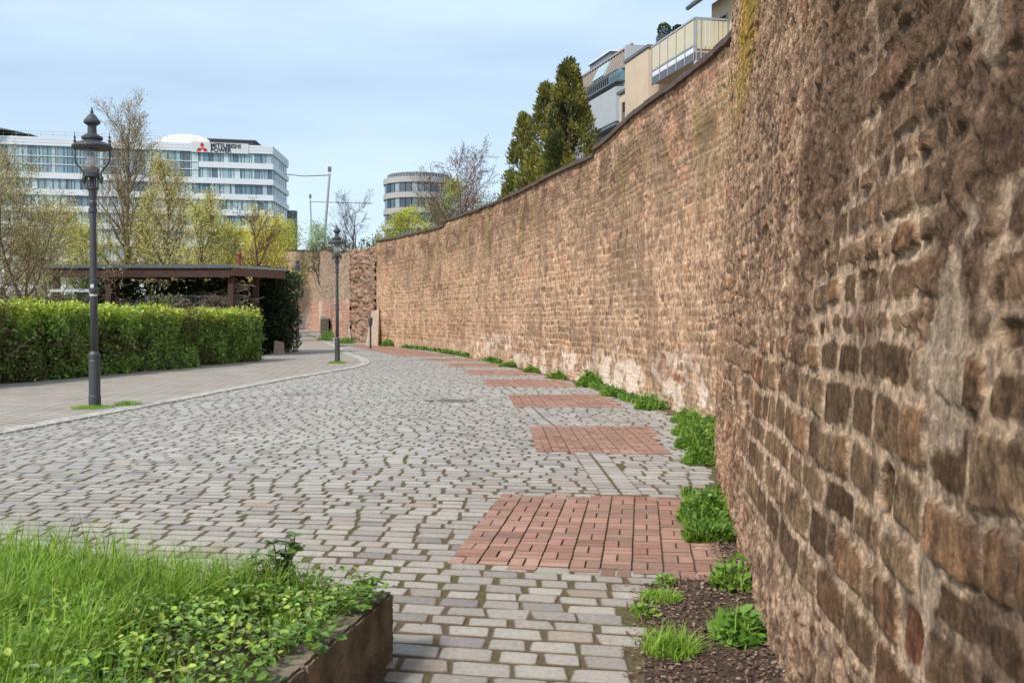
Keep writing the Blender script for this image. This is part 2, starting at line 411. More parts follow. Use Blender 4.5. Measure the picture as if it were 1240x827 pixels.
# manhole
r_ = empty('manhole_cover', (MAN[0], MAN[1], -.004), label='round dark iron manhole cover set in the grey cobbles', cat='manhole cover')
MB().lathe([(.36, -.04), (.36, .006), (.31, .006), (.31, -.012)], 32).build('rim', M['steel'], r_)
mb = MB().lathe([(.308, -.03), (.308, .004), (.0, .006)], 32)
for i in range(-4, 5):
    for j in range(-4, 5):
        if math.hypot(i, j) < 4.3: mb.box(i * .06 - .018, i * .06 + .018, j * .06 - .018, j * .06 + .018, .002, .010)
mb.build('lid', flat('worn_iron', (.17, .15, .125), .6, .2), r_)

# pavement on the left with its kerb
LB = [(-14.5, 1), (-14.0, 7), (-13.4, 13), (-13, 17.1), (-12.9, 20.6), (-12.6, 24.9), (-11.4, 29.2), (-10.8, 32), (-10.2, 35.2), (-10.4, 39.2), (-10.6, 43.6), (-14.2, 54.9), (-16.2, 67), (-20.0, 82), (-26, 97)]
strip_surface('pavement', LB, [(a - .1, b) for a, b in KERB], .022, M['paver'], kind='structure')
kq = []
kp, ks = resample(KERB[:13], .1)
s = 0
while s < ks[-1] - .4:
    l = rng.uniform(.2, .3)
    for o0, o1 in ((-.155, .0), (.012, .16)):
        pts = []
        for ss, oo in ((s + .008, o0), (s + .008, o1), (s + l - .008, o1), (s + l - .008, o0)):
            p = np.array([np.interp(ss, ks, kp[:, 0]), np.interp(ss, ks, kp[:, 1])]); q = np.array([np.interp(ss + .2, ks, kp[:, 0]), np.interp(ss + .2, ks, kp[:, 1])])
            d = (q - p) / np.linalg.norm(q - p); pts.append(p + np.array((d[1], -d[0])) * oo)
        kq.append(pts)
    s += l
kq = np.array(kq)
V, F, m_ = stones(kq, .07, (.1, .006, .6), rng, .002, .028)
cc = mixc((.38, .355, .32), (.50, .47, .43), rng.random(len(kq)))
build('kerb', V, F, M['cobble'], col=np.repeat(cc, m_, 0), kind='structure')
ylist = np.arange(58, 112, 3.)
w2 = np.array(WALL2[1:]); 
strip_surface('path', [(np.interp(y_, [p[1] for p in KERB], [p[0] for p in KERB]) - (0 if y_ < 97 else (y_ - 97) * .5), y_) for y_ in ylist],
              [(np.interp(y_, w2[:, 1], w2[:, 0]) + .3 if y_ > 61.5 else -7.5, y_) for y_ in ylist], .012, M['farpaver'], kind='structure')
strip_surface('mulch_bed', [(.56, 2), (.58, 4.3), (.7, 5.2), (.77, 6.1), (1.28, 6.12), (1.5, 7.0)],
              [(1.2, 2), (1.45, 4.3), (1.6, 5.2), (1.7, 6.1), (1.75, 6.3), (1.9, 7.0)], -.004, M['mulch'], kind='structure')

# ------------------------------------------------------------------ masonry
def masonry(S, Z, seed, hmin=.11, hmax=.20, wmin=.17, wmax=.36, warp=.05, mw=.012, edge=.009):
    r = np.random.default_rng(seed)
    hs = np.where(r.random(120) < .22, r.uniform(.07, .095, 120), r.uniform(hmin, hmax, 120)); b = np.r_[-.3, -.3 + np.cumsum(hs)]
    s2 = S + warp * (fbm(S * 2.1, Z * 2.1, seed + 1, 3) - .5) * 2
    z2 = Z + warp * (fbm(S * 1.3, Z * 1.7, seed + 2, 3) - .5) * 2.2
    i = np.clip(np.searchsorted(b, z2, side='right') - 1, 0, len(b) - 2)
    w = (r.uniform(wmin, wmax, 120) * np.clip(hs / .15, .65, 1.3))[i]; off = r.uniform(0, 1, 120)[i]
    q = s2 / w + off; j = np.floor(q)
    pos = lambda j: j + .62 * (hsh(i, j, seed) - .5)
    j = np.where(q < pos(j), j - 1, j); j = np.where(q > pos(j + 1), j + 1, j)
    ds = np.minimum(q - pos(j), pos(j + 1) - q) * w
    dz = np.minimum(z2 - b[i], b[i + 1] - z2)
    d = -np.log(np.exp(-ds * 60) + np.exp(-dz * 60)) / 60
    d = d + (fbm(S * 22, Z * 22, seed + 5, 3) - .5) * .022
    st = sst(mw, mw + edge, d)
    return st, hsh(i, j, seed + 7), hsh(i, j, seed + 8), hsh(i, j, seed + 9), d

def wall_sheet(name, base, dsf, ztop, dz, seed, mat, parent, colfun, batter=.0, side=1, s0=0, z0=-.25, amp=1., **mk):
    p, ss = resample(base, dsf); ss = ss + s0
    nz = int((max(ztop(p[:, 1])) - z0) / dz) + 1
    tz = np.linspace(0, 1, nz)
    zt = ztop(p[:, 1]) + gz(p[:, 1])
    S = np.repeat(ss[:, None], nz, 1); Yb = np.repeat(p[:, 1][:, None], nz, 1)
    Zw = z0 + (zt[:, None] - z0) * tz[None]
    d = np.gradient(p, axis=0); d /= np.linalg.norm(d, axis=1)[:, None]
    nrm = np.stack([-d[:, 1], d[:, 0]], 1) * side
    col, rel = colfun(S, Zw, Yb, seed, **mk)
    rel = rel * amp
    bt = batter(Yb) if callable(batter) else batter
    off = rel - bt * Zw
    X = p[:, 0][:, None] + nrm[:, 0][:, None] * off; Y = p[:, 1][:, None] + nrm[:, 1][:, None] * off
    Zw = Zw + 0
    V = np.stack([X, Y, Zw], 2)
    # top and back: extrude for thickness
    ns_ = len(p); th = .62
    back = V[:, -1].copy(); back[:, 0] -= nrm[:, 0] * th; back[:, 1] -= nrm[:, 1] * th
    bot = back.copy(); bot[:, 2] = z0
    allV = np.concatenate([V.reshape(-1, 3), back, bot]); 
    allC = np.concatenate([col.reshape(-1, 3), col[:, -1], col[:, -1]])
    idx = np.arange(ns_ * nz).reshape(ns_, nz)
    f = np.stack([idx[:-1, :-1], idx[1:, :-1], idx[1:, 1:], idx[:-1, 1:]], -1).reshape(-1, 4)
    bi = ns_ * nz + np.arange(ns_); ci = bi + ns_
    f2 = np.stack([idx[:-1, -1], idx[1:, -1], bi[1:], bi[:-1]], -1); f3 = np.stack([bi[:-1], bi[1:], ci[1:], ci[:-1]], -1)
    if side > 0: pass
    else: f = f[:, ::-1]; f2 = f2[:, ::-1]; f3 = f3[:, ::-1]
    o = build(name, allV, [f, f2, f3], mat, parent, allC, True)
    return o, p, nrm, zt, bt

def col_main(S, Z, Y, seed):
    st, h1, h2, h3, d = masonry(S, Z, seed, wmin=.19, wmax=.44, mw=.012 + .005 * sst(8, 5, Y))
    n1 = fbm(S * .55, Z * .75, 31); n2 = fbm(S * 2.3, Z * 2.6, 32); n3 = fbm(S * 9, Z * 9, 33, 5, .6); n4 = fbm(S * 30, Z * 30, 34, 4, .6)
    nf = sst(8.5, 5.5, Y)                                       # the part beside the camera
    wm = sst(15, 11, Y)
    # where the facing stones have weathered away
    er = sst(.46, .60, n1 * .6 + n2 * .4 + .10 * nf * sst(1.6, 2.6, Z) - .05 * nf * sst(1.8, .8, Z) + .06 * wm * sst(4.4, 5.6, Y))
    er = np.maximum(er * .92, sst(.48, .64, fbm(S * 1.1, Z * 1.6, 41)) * .85)
    er = np.maximum(er, .45 * sst(12, 16, Y) * sst(.42, .55, fbm(S * 3.1, Z * 3.3, 44)))
    er = er * (1 - .32 * sst(12, 16, Y))
    ash = nf * sst(1.85, 1.5, Z) * sst(.2, .5, Z) * sst(.34, .44, fbm(S * .9, Z * 1.2, 43))
    er = er * (1 - .85 * ash)
    stm = st * (1 - er)
    col = mixc((.22, .145, .09), (.47, .335, .225), h1)
    col = np.where((h2 < .25)[..., None], col * (.62, .60, .58), col)
    col = np.where((h2 > .80)[..., None], col * (1.15, 1.0, .92), col)
    col = np.where(((h3 < .02))[..., None], np.array((.36, .15, .095)), col)
    grey = (nf * sst(2.3, 1.2, Z))[..., None]
    col = col * (1 - grey) + col * (.60, .60, .56) * grey
    mort = mixc((.46, .345, .24), (.64, .51, .385), n3)
    rub = mixc((.13, .082, .052), (.50, .355, .25), sst(.34, .64, n3 * .5 + n4 * .5))
    pinkish = (wm * (1 - nf) * sst(2.2, .9, Z))[..., None]
    rub = rub * (1 - pinkish) + rub * (1.2, 1.08, 1.02) * pinkish
    mort = mort * (1 - .5 * (sst(3.0, 4.4, Z) * sst(14, 17, Y))[..., None])  # shade of the recessed upper joints painted into the mortar colour
    out = mixc(mort, col, st); out = mixc(out, rub, er)
    # black-brown weather crust, heavy high up beside the camera
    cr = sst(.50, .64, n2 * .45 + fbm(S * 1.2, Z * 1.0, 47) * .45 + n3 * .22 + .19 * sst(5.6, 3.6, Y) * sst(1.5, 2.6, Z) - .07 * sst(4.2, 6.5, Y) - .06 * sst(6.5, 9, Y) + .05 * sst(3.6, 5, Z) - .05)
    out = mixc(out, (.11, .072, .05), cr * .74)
    # dark speckled pits
    out = mixc(out, (.09, .06, .045), sst(.54, .66, fbm(S * 14, Z * 12, 66, 4, .65)) * .62)
    # pale cement repairs (beside the camera)
    cem = sst(.70, .74, fbm(S * 1.7, Z * 1.1, 53) - .10 * sst(2.2, 3.0, Z) + .10 * np.exp(-((S - 6.6) / .28) ** 2 - ((Z - 1.65) / .30) ** 2) * 3 + .12 * (n3 - .5)) * sst(11, 8, Y)
    out = mixc(out, (.46, .375, .285), cem * .85)
    # lime bloom at the foot of the far stretch
    lime = sst(.50, .62, fbm(S * 1.6, Z * 3.2, 55) + .16 * sst(1.5, .3, Z) - .16 + .09 * np.exp(-((Y - 22) / 5) ** 2) + .5 * (n3 - .5)) * sst(1.5, .5, Z) * sst(12.5, 14, Y) * sst(48, 34, Y)
    out = mixc(out, (.64, .58, .52), lime * .75)
    # brick infill with red faces
    red = sst(.66, .72, fbm(S * 1.3, Z * 1.1, 57)) * (h3 > .45) * sst(2.2, 3, Z + 1.2 * sst(20, 40, Y)) * .8
    out = mixc(out, (.42, .18, .11), red * st * .6)
    # yellow lichen high up where the wall swings out
    li = sst(.45, .62, fbm(S * 2, Z * 1.0, 59) + .1) * np.exp(-((Y - 9.6) / 1.6) ** 2) * sst(3.0, 4.3, Z)
    out = mixc(out, (.36, .26, .05), li * .85)
    gr = sst(.60, .70, fbm(S * .9, Z * .45, 61)) * sst(3.0, 5.0, Z) * sst(12, 16, Y)
    out = mixc(out, (.20, .17, .07), gr * .6)
    # eroded band under the coping, its hollow-joint shade painted in; then big tonal drift
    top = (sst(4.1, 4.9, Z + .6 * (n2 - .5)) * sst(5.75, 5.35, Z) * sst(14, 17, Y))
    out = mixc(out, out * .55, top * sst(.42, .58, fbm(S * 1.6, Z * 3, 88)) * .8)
    out = mixc(out, np.array((.15, .11, .08)), sst(.54, .72, fbm(S * 1.7, Z * .8, 89)) * .45 * sst(12, 16, Y))
    out = out * (.76 + .50 * n1)[..., None] * (1 + .14 * sst(12, 18, Y))[..., None]
    holes = (h3 > .955) * st
    rel = (.022 + .03 * sst(3.0, 4.4, Z) * sst(14, 17, Y)) * st * (.4 + .6 * h1) * (1 - er * .8) + (h2 - .5) * .03 * stm - holes * .05 * (1 - er)
    rel = rel + er * (n3 - .5) * .06 + (n4 - .5) * (.013 + .02 * er) + (n2 - .5) * .05 + (n1 - .5) * .12 - cr * .012
    rel = rel * (1 - cem * .35) * (1 - .45 * ash)
    out = out * np.array((1.07, .965, .885)) * (1.14 + .10 * nf)[..., None]
    rel = rel * (1 - .35 * sst(13, 16, Y))
    return out, rel

def wtop_near(Y): return np.interp(Y, [-4, 9, 10.9, 12.2, 13.2], [6.6, 6.5, 6.0, 5.75, 5.62])
def wtop_far(Y): return np.select([Y < 23.8, Y < 45.9], [5.6 + 0 * Y, np.interp(Y, [23.8, 31, 37, 45.9], [5.47, 5.6, 5.78, 6.05])], np.interp(Y, [45.9, 58.4], [5.83, 6.1]))
def bat(Y): return .045 * sst(14, 10, Y) + .008
wall = empty('town_wall', (1.3, 4.6, 0), label='long weathered sandstone and brick town wall curving along the right side of the street', cat='wall')
wall.location = (0, 0, 0)
inear = next(i for i, p in enumerate(WB) if p[1] > 12.8)
P1 = WB[:inear + 1]; P2 = WB[inear:]
_, s1 = resample(P1, .1)
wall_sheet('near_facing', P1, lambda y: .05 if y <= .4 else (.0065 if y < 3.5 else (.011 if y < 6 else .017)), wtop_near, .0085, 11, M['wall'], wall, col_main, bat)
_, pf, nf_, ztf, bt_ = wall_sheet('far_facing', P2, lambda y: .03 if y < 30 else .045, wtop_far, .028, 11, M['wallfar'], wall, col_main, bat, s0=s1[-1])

def coping(base, ztop, name, parent, mat, over=.09, th=.08, seglen=.6, width=.75, bf=bat):
    p, ss = resample(base, .1); d = np.gradient(p, axis=0); d /= np.linalg.norm(d, axis=1)[:, None]
    n = np.stack([-d[:, 1], d[:, 0]], 1); mb = MB(); r = random.Random(3); s = 0
    while s < ss[-1] - .05:
        e = min(s + seglen * r.uniform(.8, 1.2), ss[-1]); P8 = []
        z = float(ztop(np.array([np.interp((s + e) / 2, ss, p[:, 1])]))[0]) + float(gz(np.interp(s, ss, p[:, 1]))) + r.uniform(-.012, .012)
        for zz in (z - .01, z + th):
            for q, side in ((s + .004, 1), (e - .004, 1), (e - .004, 0), (s + .004, 0)):
                x = np.interp(q, ss, p[:, 0]); y = np.interp(q, ss, p[:, 1]); nx = np.interp(q, ss, n[:, 0]); ny = np.interp(q, ss, n[:, 1])
                o = (over - bf(y) * z) if side else (over - width - bf(y) * z)
                P8.append((x + nx * o, y + ny * o, zz + (0 if side else .03)))
        mb.hexa(P8); s = e
    return mb.build(name, mat, parent)
coping(P2, wtop_far, 'coping', wall, M['coping'])
coping(P1[8:], wtop_near, 'coping', wall, M['coping'])

# stretch of broken red masonry in the recess, then the paler far wall
def col_red(S, Z, Y, seed, pal=0):
    st, h1, h2, h3, d = masonry(S, Z, seed, .09, .2, .15, .4, .07)
    n1 = fbm(S * .7, Z * .7, seed + 20); n3 = fbm(S * 5, Z * 5, seed + 21, 5, .6)
    a, b, mo = [((.23, .115, .08), (.40, .24, .165), (.40, .30, .22)), ((.34, .22, .15), (.46, .32, .23), (.52, .42, .33))][pal]
    c = mixc(a, b, h1); c = mixc(mo, c, st)
    c = mixc(c, np.array((.16, .10, .07)), sst(.46, .64, n3 * .6 + n1 * .4) * .6)
    if pal:
        low = sst(2.9, 2.5, Z - gz(Y) - .3 * (n1 - .5)); c = mixc(c, (.50, .27, .20), low * .7)
        c = mixc(c, (.62, .50, .42), sst(.56, .66, fbm(S * .5, Z * .6, 78)) * low * .7)
    c = c * (.8 + .4 * n1)[..., None]
    return c, .05 * st * h2 + (n3 - .5) * .55 * (1 - pal * .75) + (n1 - .5) * .3 * (1 - pal * .7)
w = empty('broken_wall', label='ragged dark red masonry filling the recess where the long wall ends', cat='wall')
wall_sheet('facing', WALL2[:3], .05, lambda Y: 5.85 + 0 * Y, .05, 71, M['wallfar'], w, col_red)
w = empty('back_wall', label='lower brick and stone wall at the end of the street behind the second lamp', cat='wall')
wall_sheet('facing', WALL2[2:], .08, lambda Y: np.interp(Y, [62, 70, 81, 92, 112], [5.7, 6.0, 6.8, 7.3, 8.6]), .06, 81, M['wallfar'], w, col_red, pal=1)
coping(WALL2[2:], lambda Y: np.interp(Y, [62, 70, 81, 92, 112], [5.7, 6.0, 6.8, 7.3, 8.6]), 'coping', w, M['coping'], .05, .07, 1.2, .7, lambda y: 0)
# little stone trough / low wall against it
mb = MB(); mb.hexa([(-14.3, 74, .2), (-13.7, 74, .2), (-14.9, 81, .2), (-15.6, 81, .2), (-14.3, 74, 1.5), (-13.7, 74, 1.5), (-14.9, 81, 1.7), (-15.6, 81, 1.7)])
mb.build('low_wall', M['concrete'], label='short low weathered stone wall in front of the far brick wall', cat='low wall')
mb = MB(); mb.hexa([(-8.55, 57.6, -.1), (-7.75, 57.2, -.1), (-7.7, 58.3, -.1), (-8.5, 58.6, -.1), (-8.2, 57.95, 2.0), (-7.75, 57.75, 2.1), (-7.6, 58.3, 2.1), (-8.1, 58.6, 2.0)])
mb.build('stone_buttress', M['stone_plain'], label='smooth pale stone slab leaning against the end of the long wall', cat='buttress')

# ------------------------------------------------------------------ foliage tools
def rhomb(p, d, n, L_, W_, col):
    """folded leaf: 6 verts, 2 quads. p,d,n (N,3); L_,W_ (N,)"""
    d = d / np.linalg.norm(d, axis=1)[:, None]; s = np.cross(d, n); s /= np.linalg.norm(s, axis=1)[:, None] + 1e-9; u = np.cross(s, d)
    L_ = L_[:, None]; W_ = W_[:, None]
    b = p; t = p + d * L_
    r1 = p + d * L_ * .28 + s * W_ * .5 + u * W_ * .16; r2 = p + d * L_ * .68 + s * W_ * .42 + u * W_ * .13
    l1 = p + d * L_ * .28 - s * W_ * .5 + u * W_ * .16; l2 = p + d * L_ * .68 - s * W_ * .42 + u * W_ * .13
    V = np.stack([b, r1, r2, t, l2, l1], 1); N_ = len(p); o = (np.arange(N_) * 6)[:, None]
    F = np.concatenate([np.array([0, 1, 2, 3])[None] + o, np.array([0, 3, 4, 5])[None] + o])
    return V.reshape(-1, 3), F, np.repeat(col, 6, 0)
def randdir(rg, n, up=0.):
    d = rg.normal(0, 1, (n, 3)); d[:, 2] += up; return d / np.linalg.norm(d, axis=1)[:, None]
def cards(rg, p, d, size, col, aspect=.5, jit=.35):
    n = len(p); nn = randdir(rg, n, .8); L_ = size * rg.uniform(1 - jit, 1 + jit, n)
    return rhomb(p, d, nn, L_, L_ * aspect, col)
def varcol(rg, n, cols, j=.12):
    cols = np.array(cols); k = rg.integers(0, len(cols), n); f = rg.random(n)
    k2 = rg.integers(0, len(cols), n); c = cols[k] * (1 - f[:, None] * .5) + cols[k2] * f[:, None] * .5
    return c * rg.uniform(1 - j, 1 + j, (n, 1))
def blobs(rg, C, Rr, n, size, cols, shell=.5, up=.3, aspect=.5, flat=1., tint=.25):
    """leaf cards over a set of clumps; each clump has its own tone"""
    C = np.array(C, float); Rr = np.array(Rr, float)
    w = Rr ** 2 / np.sum(Rr ** 2); k = rg.choice(len(C), n, p=w)
    d = randdir(rg, n); r = Rr[k] * (shell + (1 - shell) * rg.random(n) ** .5) * rg.uniform(.8, 1.12, n)
    p = C[k] + d * r[:, None] * (1, 1, flat)
    tone = rg.uniform(1 - tint, 1 + tint, len(C))[k]
    cc = varcol(rg, n, cols) * tone[:, None]
    dd = d * .7 + randdir(rg, n) * .7; dd[:, 2] += up
    return cards(rg, p, dd, size, cc, aspect)
def seg_mesh(segs, n=4):
    a = np.array([s[0] for s in segs]); b = np.array([s[1] for s in segs]); r0 = np.array([s[2] for s in segs]); r1 = np.array([s[3] for s in segs])
    d = b - a; d /= np.linalg.norm(d, axis=1)[:, None] + 1e-9
    ref = np.where(np.abs(d[:, 2:3]) < .9, np.array([[0, 0, 1.]]), np.array([[1., 0, 0]]))
    x = np.cross(d, ref); x /= np.linalg.norm(x, axis=1)[:, None]; y = np.cross(x, d)
    ang = np.arange(n) * 2 * np.pi / n; cs = np.cos(ang)[None, :, None]; sn = np.sin(ang)[None, :, None]
    ring = x[:, None] * cs + y[:, None] * sn
    V = np.concatenate([a[:, None] + ring * r0[:, None, None], b[:, None] + ring * r1[:, None, None]], 1)
    f = np.array([(k, (k + 1) % n, n + (k + 1) % n, n + k) for k in range(n)])
    F = (f[None] + (np.arange(len(a)) * 2 * n)[:, None, None]).reshape(-1, 4)
    return V.reshape(-1, 3), F
def join(*parts):
    V = []; F = []; C = []; o = 0
    for v, f, c in parts:
        V.append(v); F.append(f + o); C.append(c); o += len(v)
    return np.concatenate(V), np.concatenate(F), np.concatenate(C)

def skeleton(seed, H, clear=.2, spread=45, up=.12, levels=3, nch=(2, 2, 2), ratio=(.5, .5, .5), r0=None, wob=.12, seg=(9, 6, 4, 3), first_len=1., stems=1, lean=0):
    rg = random.Random(seed); segs = []; tips = []
    r0 = r0 or H * .016
    def nrm(v):
        l = math.sqrt(sum(c * c for c in v)); return [c / l for c in v]
    def br(p, d, L_, r, lev):
        n = seg[min(lev, len(seg) - 1)]; st = L_ / n; rad = r
        for i in range(n):
            wb = wob * (.3 if lev == 0 and stems == 1 else 1)
            d = nrm([d[0] + rg.gauss(0, wb), d[1] + rg.gauss(0, wb), d[2] + rg.gauss(0, wb) + up])
            q = [p[k] + d[k] * st for k in range(3)]; r2 = max(r * (1 - .85 * (i + 1) / n), .004)
            segs.append((p, q, rad, r2, lev)); rad = r2; p = q
            frac = (i + 1) / n
            if lev >= levels - 1: tips.append((q, d))
            if lev < levels and (lev > 0 or frac > clear):
                for _ in range(nch[min(lev, len(nch) - 1)]):
                    a = R(spread * rg.uniform(.6, 1.3)); az = rg.uniform(0, 2 * math.pi)
                    h = nrm([-d[1], d[0], .001]); v = [d[1] * h[2] - d[2] * h[1], d[2] * h[0] - d[0] * h[2], d[0] * h[1] - d[1] * h[0]]
                    cd = nrm([d[k] * math.cos(a) + (h[k] * math.cos(az) + v[k] * math.sin(az)) * math.sin(a) for k in range(3)])
                    sh = (1 - .62 * (frac - clear) / (1 - clear)) if lev == 0 else (1 - .4 * frac)
                    br(q, cd, L_ * ratio[min(lev, len(ratio) - 1)] * sh * rg.uniform(.7, 1.15), max(r2 * .62, .005), lev + 1)
    for k in range(stems):
        a = rg.uniform(0, 6.28); d0 = nrm([lean + (.35 * math.cos(a) if stems > 1 else 0), (.35 * math.sin(a) if stems > 1 else 0), 1])
        br([0, 0, -.1], d0, H * (1 if k == 0 else rg.uniform(.7, .95)), r0, 0)
    return segs, tips

def make_tree(name, loc, label, cat, seed, H, barkc, leafc=None, nleaf=0, lsize=.08, group=None, minr=0.006, drop=0., leafj=.25, aspect=.45, **sk):
    segs, tips = skeleton(seed, H, **sk)
    top = max(s[1][2] for s in segs); f = H / top
    segs = [([c * f for c in a], [c * f for c in b], max(r0, minr), max(r1, minr), l) for a, b, r0, r1, l in segs]
    tips = [([c * f for c in p], d) for p, d in tips]
    root = empty(name, loc, label=label, cat=cat, group=group)
    lo = [s for s in segs if s[4] <= 1]; hi = [s for s in segs if s[4] > 1]
    V, F = seg_mesh(lo, 7); rg = np.random.default_rng(seed)
    build('trunk', V, [F], M['bark'], root, np.tile(barkc, (len(V), 1)), True)
    parts = []
    if hi:
        hi = [(a, b, r0 * .6, r1 * .6, l) for a, b, r0, r1, l in hi]
        V, F = seg_mesh(hi, 3); parts.append((V, F, np.tile(np.array(barkc) * (1.1, 1, .95), (len(V), 1))))
    if nleaf:
        nleaf = int(nleaf * 1.15)
        tp = np.array([t[0] for t in tips]); td = np.array([t[1] for t in tips])
        k = rg.integers(0, len(tp), nleaf)
        p = tp[k] + rg.normal(0, leafj, (nleaf, 3)) * (1, 1, .8) - np.array((0, 0, drop)) * rg.random((nleaf, 1))
        d = td[k] + randdir(rg, nleaf) * .9; d[:, 2] -= drop * 2
        cc = np.minimum(varcol(rg, nleaf, leafc) * 1.25, .8) * (.8 + .45 * fbm(p[:, 0] * .9 + 40, p[:, 2] * .9 + p[:, 1], 5))[:, None]
        parts.append(cards(rg, p, d, lsize, cc, aspect))
    V, F, C_ = join(*parts)
    build('crown', V, [F], M['leaf'], root, C_)
    return root

# ------------------------------------------------------------------ hedge
rg = np.random.default_rng(21)
h0 = np.array((-14.6, 12.)); h1 = np.array((-9.35, 36.6))
h0 = np.array((-13.3, 17.6)); hd = h1 - h0; HL = np.linalg.norm(hd); hd /= HL; hn = np.array((hd[1], -hd[0]))   # hn faces the pavement
hedge = empty('hedge', (h0[0], h0[1], 0), label='long clipped leafy green hedge with yellow-green tips along the pavement', cat='hedge')
def hedge_pts(n, rg):
    """points over the front, right end, top and back faces of the hedge, slightly lumpy"""
    u = rg.random(n); face = rg.choice(4, n, p=[.56, .12, .22, .10])
    s = rg.uniform(0, HL, n); z = rg.uniform(0.02, 1.0, n); w = rg.uniform(0, 1.3, n)
    top = 1.98 - .25 * s / HL
    P3 = np.zeros((n, 3)); N3 = np.zeros((n, 3))
    lump = (fbm(s * 1.1, z * 2.0, 5) - .5) * 1.0 + (fbm(s * 3.5, z * 5, 6) - .5) * .38 + (1 - z) ** 6 * -.1
    dep = np.where(face == 0, 0 + lump, np.where(face == 3, -1.3, -w)); ss = np.where(face == 1, HL + lump * .6, s)
    zz = np.where(face == 2, top + (fbm(s * 1.3, w * 2, 8) - .5) * .5, z * top)
    P3[:, 0] = h0[0] + hd[0] * ss + hn[0] * dep; P3[:, 1] = h0[1] + hd[1] * ss + hn[1] * dep; P3[:, 2] = zz
    N3[face == 0, :2] = hn; N3[face == 1, :2] = hd; N3[face == 2, 2] = 1; N3[face == 3, :2] = -hn
    return P3, N3, zz / top, s
n = 60000
p, nn, zf, s_ = hedge_pts(n, rg); p += rg.normal(0, .05, (n, 3)) - nn * rg.random((n, 1)) ** 2 * .22
g1 = varcol(rg, n, [(.28, .46, .08), (.19, .36, .07), (.42, .56, .13), (.09, .18, .04)])
g2 = varcol(rg, n, [(.50, .58, .07), (.40, .52, .07), (.60, .62, .10)])
tipm = sst(.76, .98, zf + .25 * (fbm(s_ * 2, zf * 4, 12) - .5)) * (rg.random(n) < .8)
br_ = sst(.54, .64, fbm(s_ * .7, zf * 2.4, 14)) * (rg.random(n) < .7)
cc = mixc(g1, g2, tipm); cc = mixc(cc, (.16, .10, .06), br_ * .7)
d = nn * .6 + randdir(rg, n, .5)
V, F, C_ = cards(rg, p, d, .10, cc, .55)
build('foliage', V - np.array((h0[0], h0[1], 0)), [F], M['leaf'], hedge, C_)
# woody inside
sg = []
for i in range(900):
    s = rg.uniform(0, HL); w_ = rg.uniform(.1, 1.2); q = h0 + hd * s - hn * w_
    a = np.array((q[0] - h0[0], q[1] - h0[1], 0)); b = a + np.array((rg.normal(0, .25), rg.normal(0, .25), rg.uniform(1.2, 1.75))); sg.append((a, b, .014, .006))
V, F = seg_mesh(sg, 4); build('stems', V, [F], M['bark'], hedge, np.tile((.10, .07, .05), (len(V), 1)))
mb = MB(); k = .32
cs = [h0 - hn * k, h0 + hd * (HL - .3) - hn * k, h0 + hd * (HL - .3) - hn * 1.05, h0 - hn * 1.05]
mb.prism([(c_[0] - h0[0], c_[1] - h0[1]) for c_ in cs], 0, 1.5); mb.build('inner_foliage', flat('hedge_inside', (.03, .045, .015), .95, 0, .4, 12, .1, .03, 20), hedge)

# second, browner hedge behind it, in front of the shelter
def bush(name, loc, C, Rr, n, size, cols, label, cat, seed, stems=12, core=(.025, .04, .012), group=None, **k):
    rg = np.random.default_rng(seed); root = empty(name, loc, label=label, cat=cat, group=group)
    V, F, C_ = blobs(rg, C, Rr, n, size, cols, **k)
    build('foliage', V, [F], M['leaf'], root, C_)
    sg = []
    for c_ in np.array(C)[rg.integers(0, len(C), stems)]:
        a = np.array((c_[0] * .25, c_[1] * .25, -.05)); m = np.array(c_) * (.6, .6, .55) ; sg += [(a, m, .03, .02), (m, np.array(c_, float), .02, .008)]
    V, F = seg_mesh(sg, 5); build('stem', V, [F], M['bark'], root, np.tile((.09, .065, .045), (len(V), 1)))
    return root
C = []; Rr = []
for i in range(60):
    C.append((rg.uniform(-3.9, 3.6), rg.uniform(-.4, .4), rg.uniform(.6, 2.0) + .1 * math.sin(i))); Rr.append(rg.uniform(.3, .5))
bush('brown_green_hedge', (-14.2, 32.2, 0), C, Rr, 9000, .09, [(.15, .18, .05), (.12, .10, .06), (.17, .15, .06), (.20, .25, .06)],
     'patchy brownish green hedge showing above the long hedge under the shelter roof', 'hedge', 31)
C = [(c_[0] * .5, c_[1], c_[2] * .8) for c_ in C[:30]]
bush('garden_hedge', (-17.5, 31.0, 0), C, Rr[:30], 5000, .09, [(.08, .14, .04), (.14, .14, .06)], 'small green shrub behind the left end of the long hedge', 'shrub', 32)

# ------------------------------------------------------------------ shelter with flat roof
A0 = (-18.9, 40.); A1 = (-11.35, 40.); A2 = (-9.9, 43.5); A3 = (-10.6, 46.5); A4 = (-19.2, 46.5)
sh = empty('garden_shelter', (-15, 42, 0), label='long open shelter with dark timber beams and a flat slate-edged roof', cat='shelter')
def loc_(p): return (p[0] + 15, p[1] - 42)
mb = MB().prism([loc_(q) for q in ((-18.7, 40.2), (-11.5, 40.2), (-10.15, 43.5), (-10.8, 46.3), (-19, 46.3))], 3.50, 3.62); mb.build('roof', M['wood'], sh)
mb = MB()
for a, b in ((A0, A1),): mb.bar((*loc_(a), 3.68), (*loc_(b), 3.68), .06, .13)
mb.bar((*loc_(A0), 3.68), (*loc_(A4), 3.68), .06, .13); mb.build('roof_edge', M['roofedge'], sh)
MB().bar((*loc_(A1), 3.70), (*loc_(A2), 3.70), .06, .10).bar((*loc_(A2), 3.70), (*loc_(A3), 3.70), .06, .1).build('roof_edge', M['steel'], sh)
MB().bar((*loc_((-18.8, 40.12)), 3.42), (*loc_((-11.37, 40.12)), 3.42), .14, .36).build('beam', M['wood'], sh)
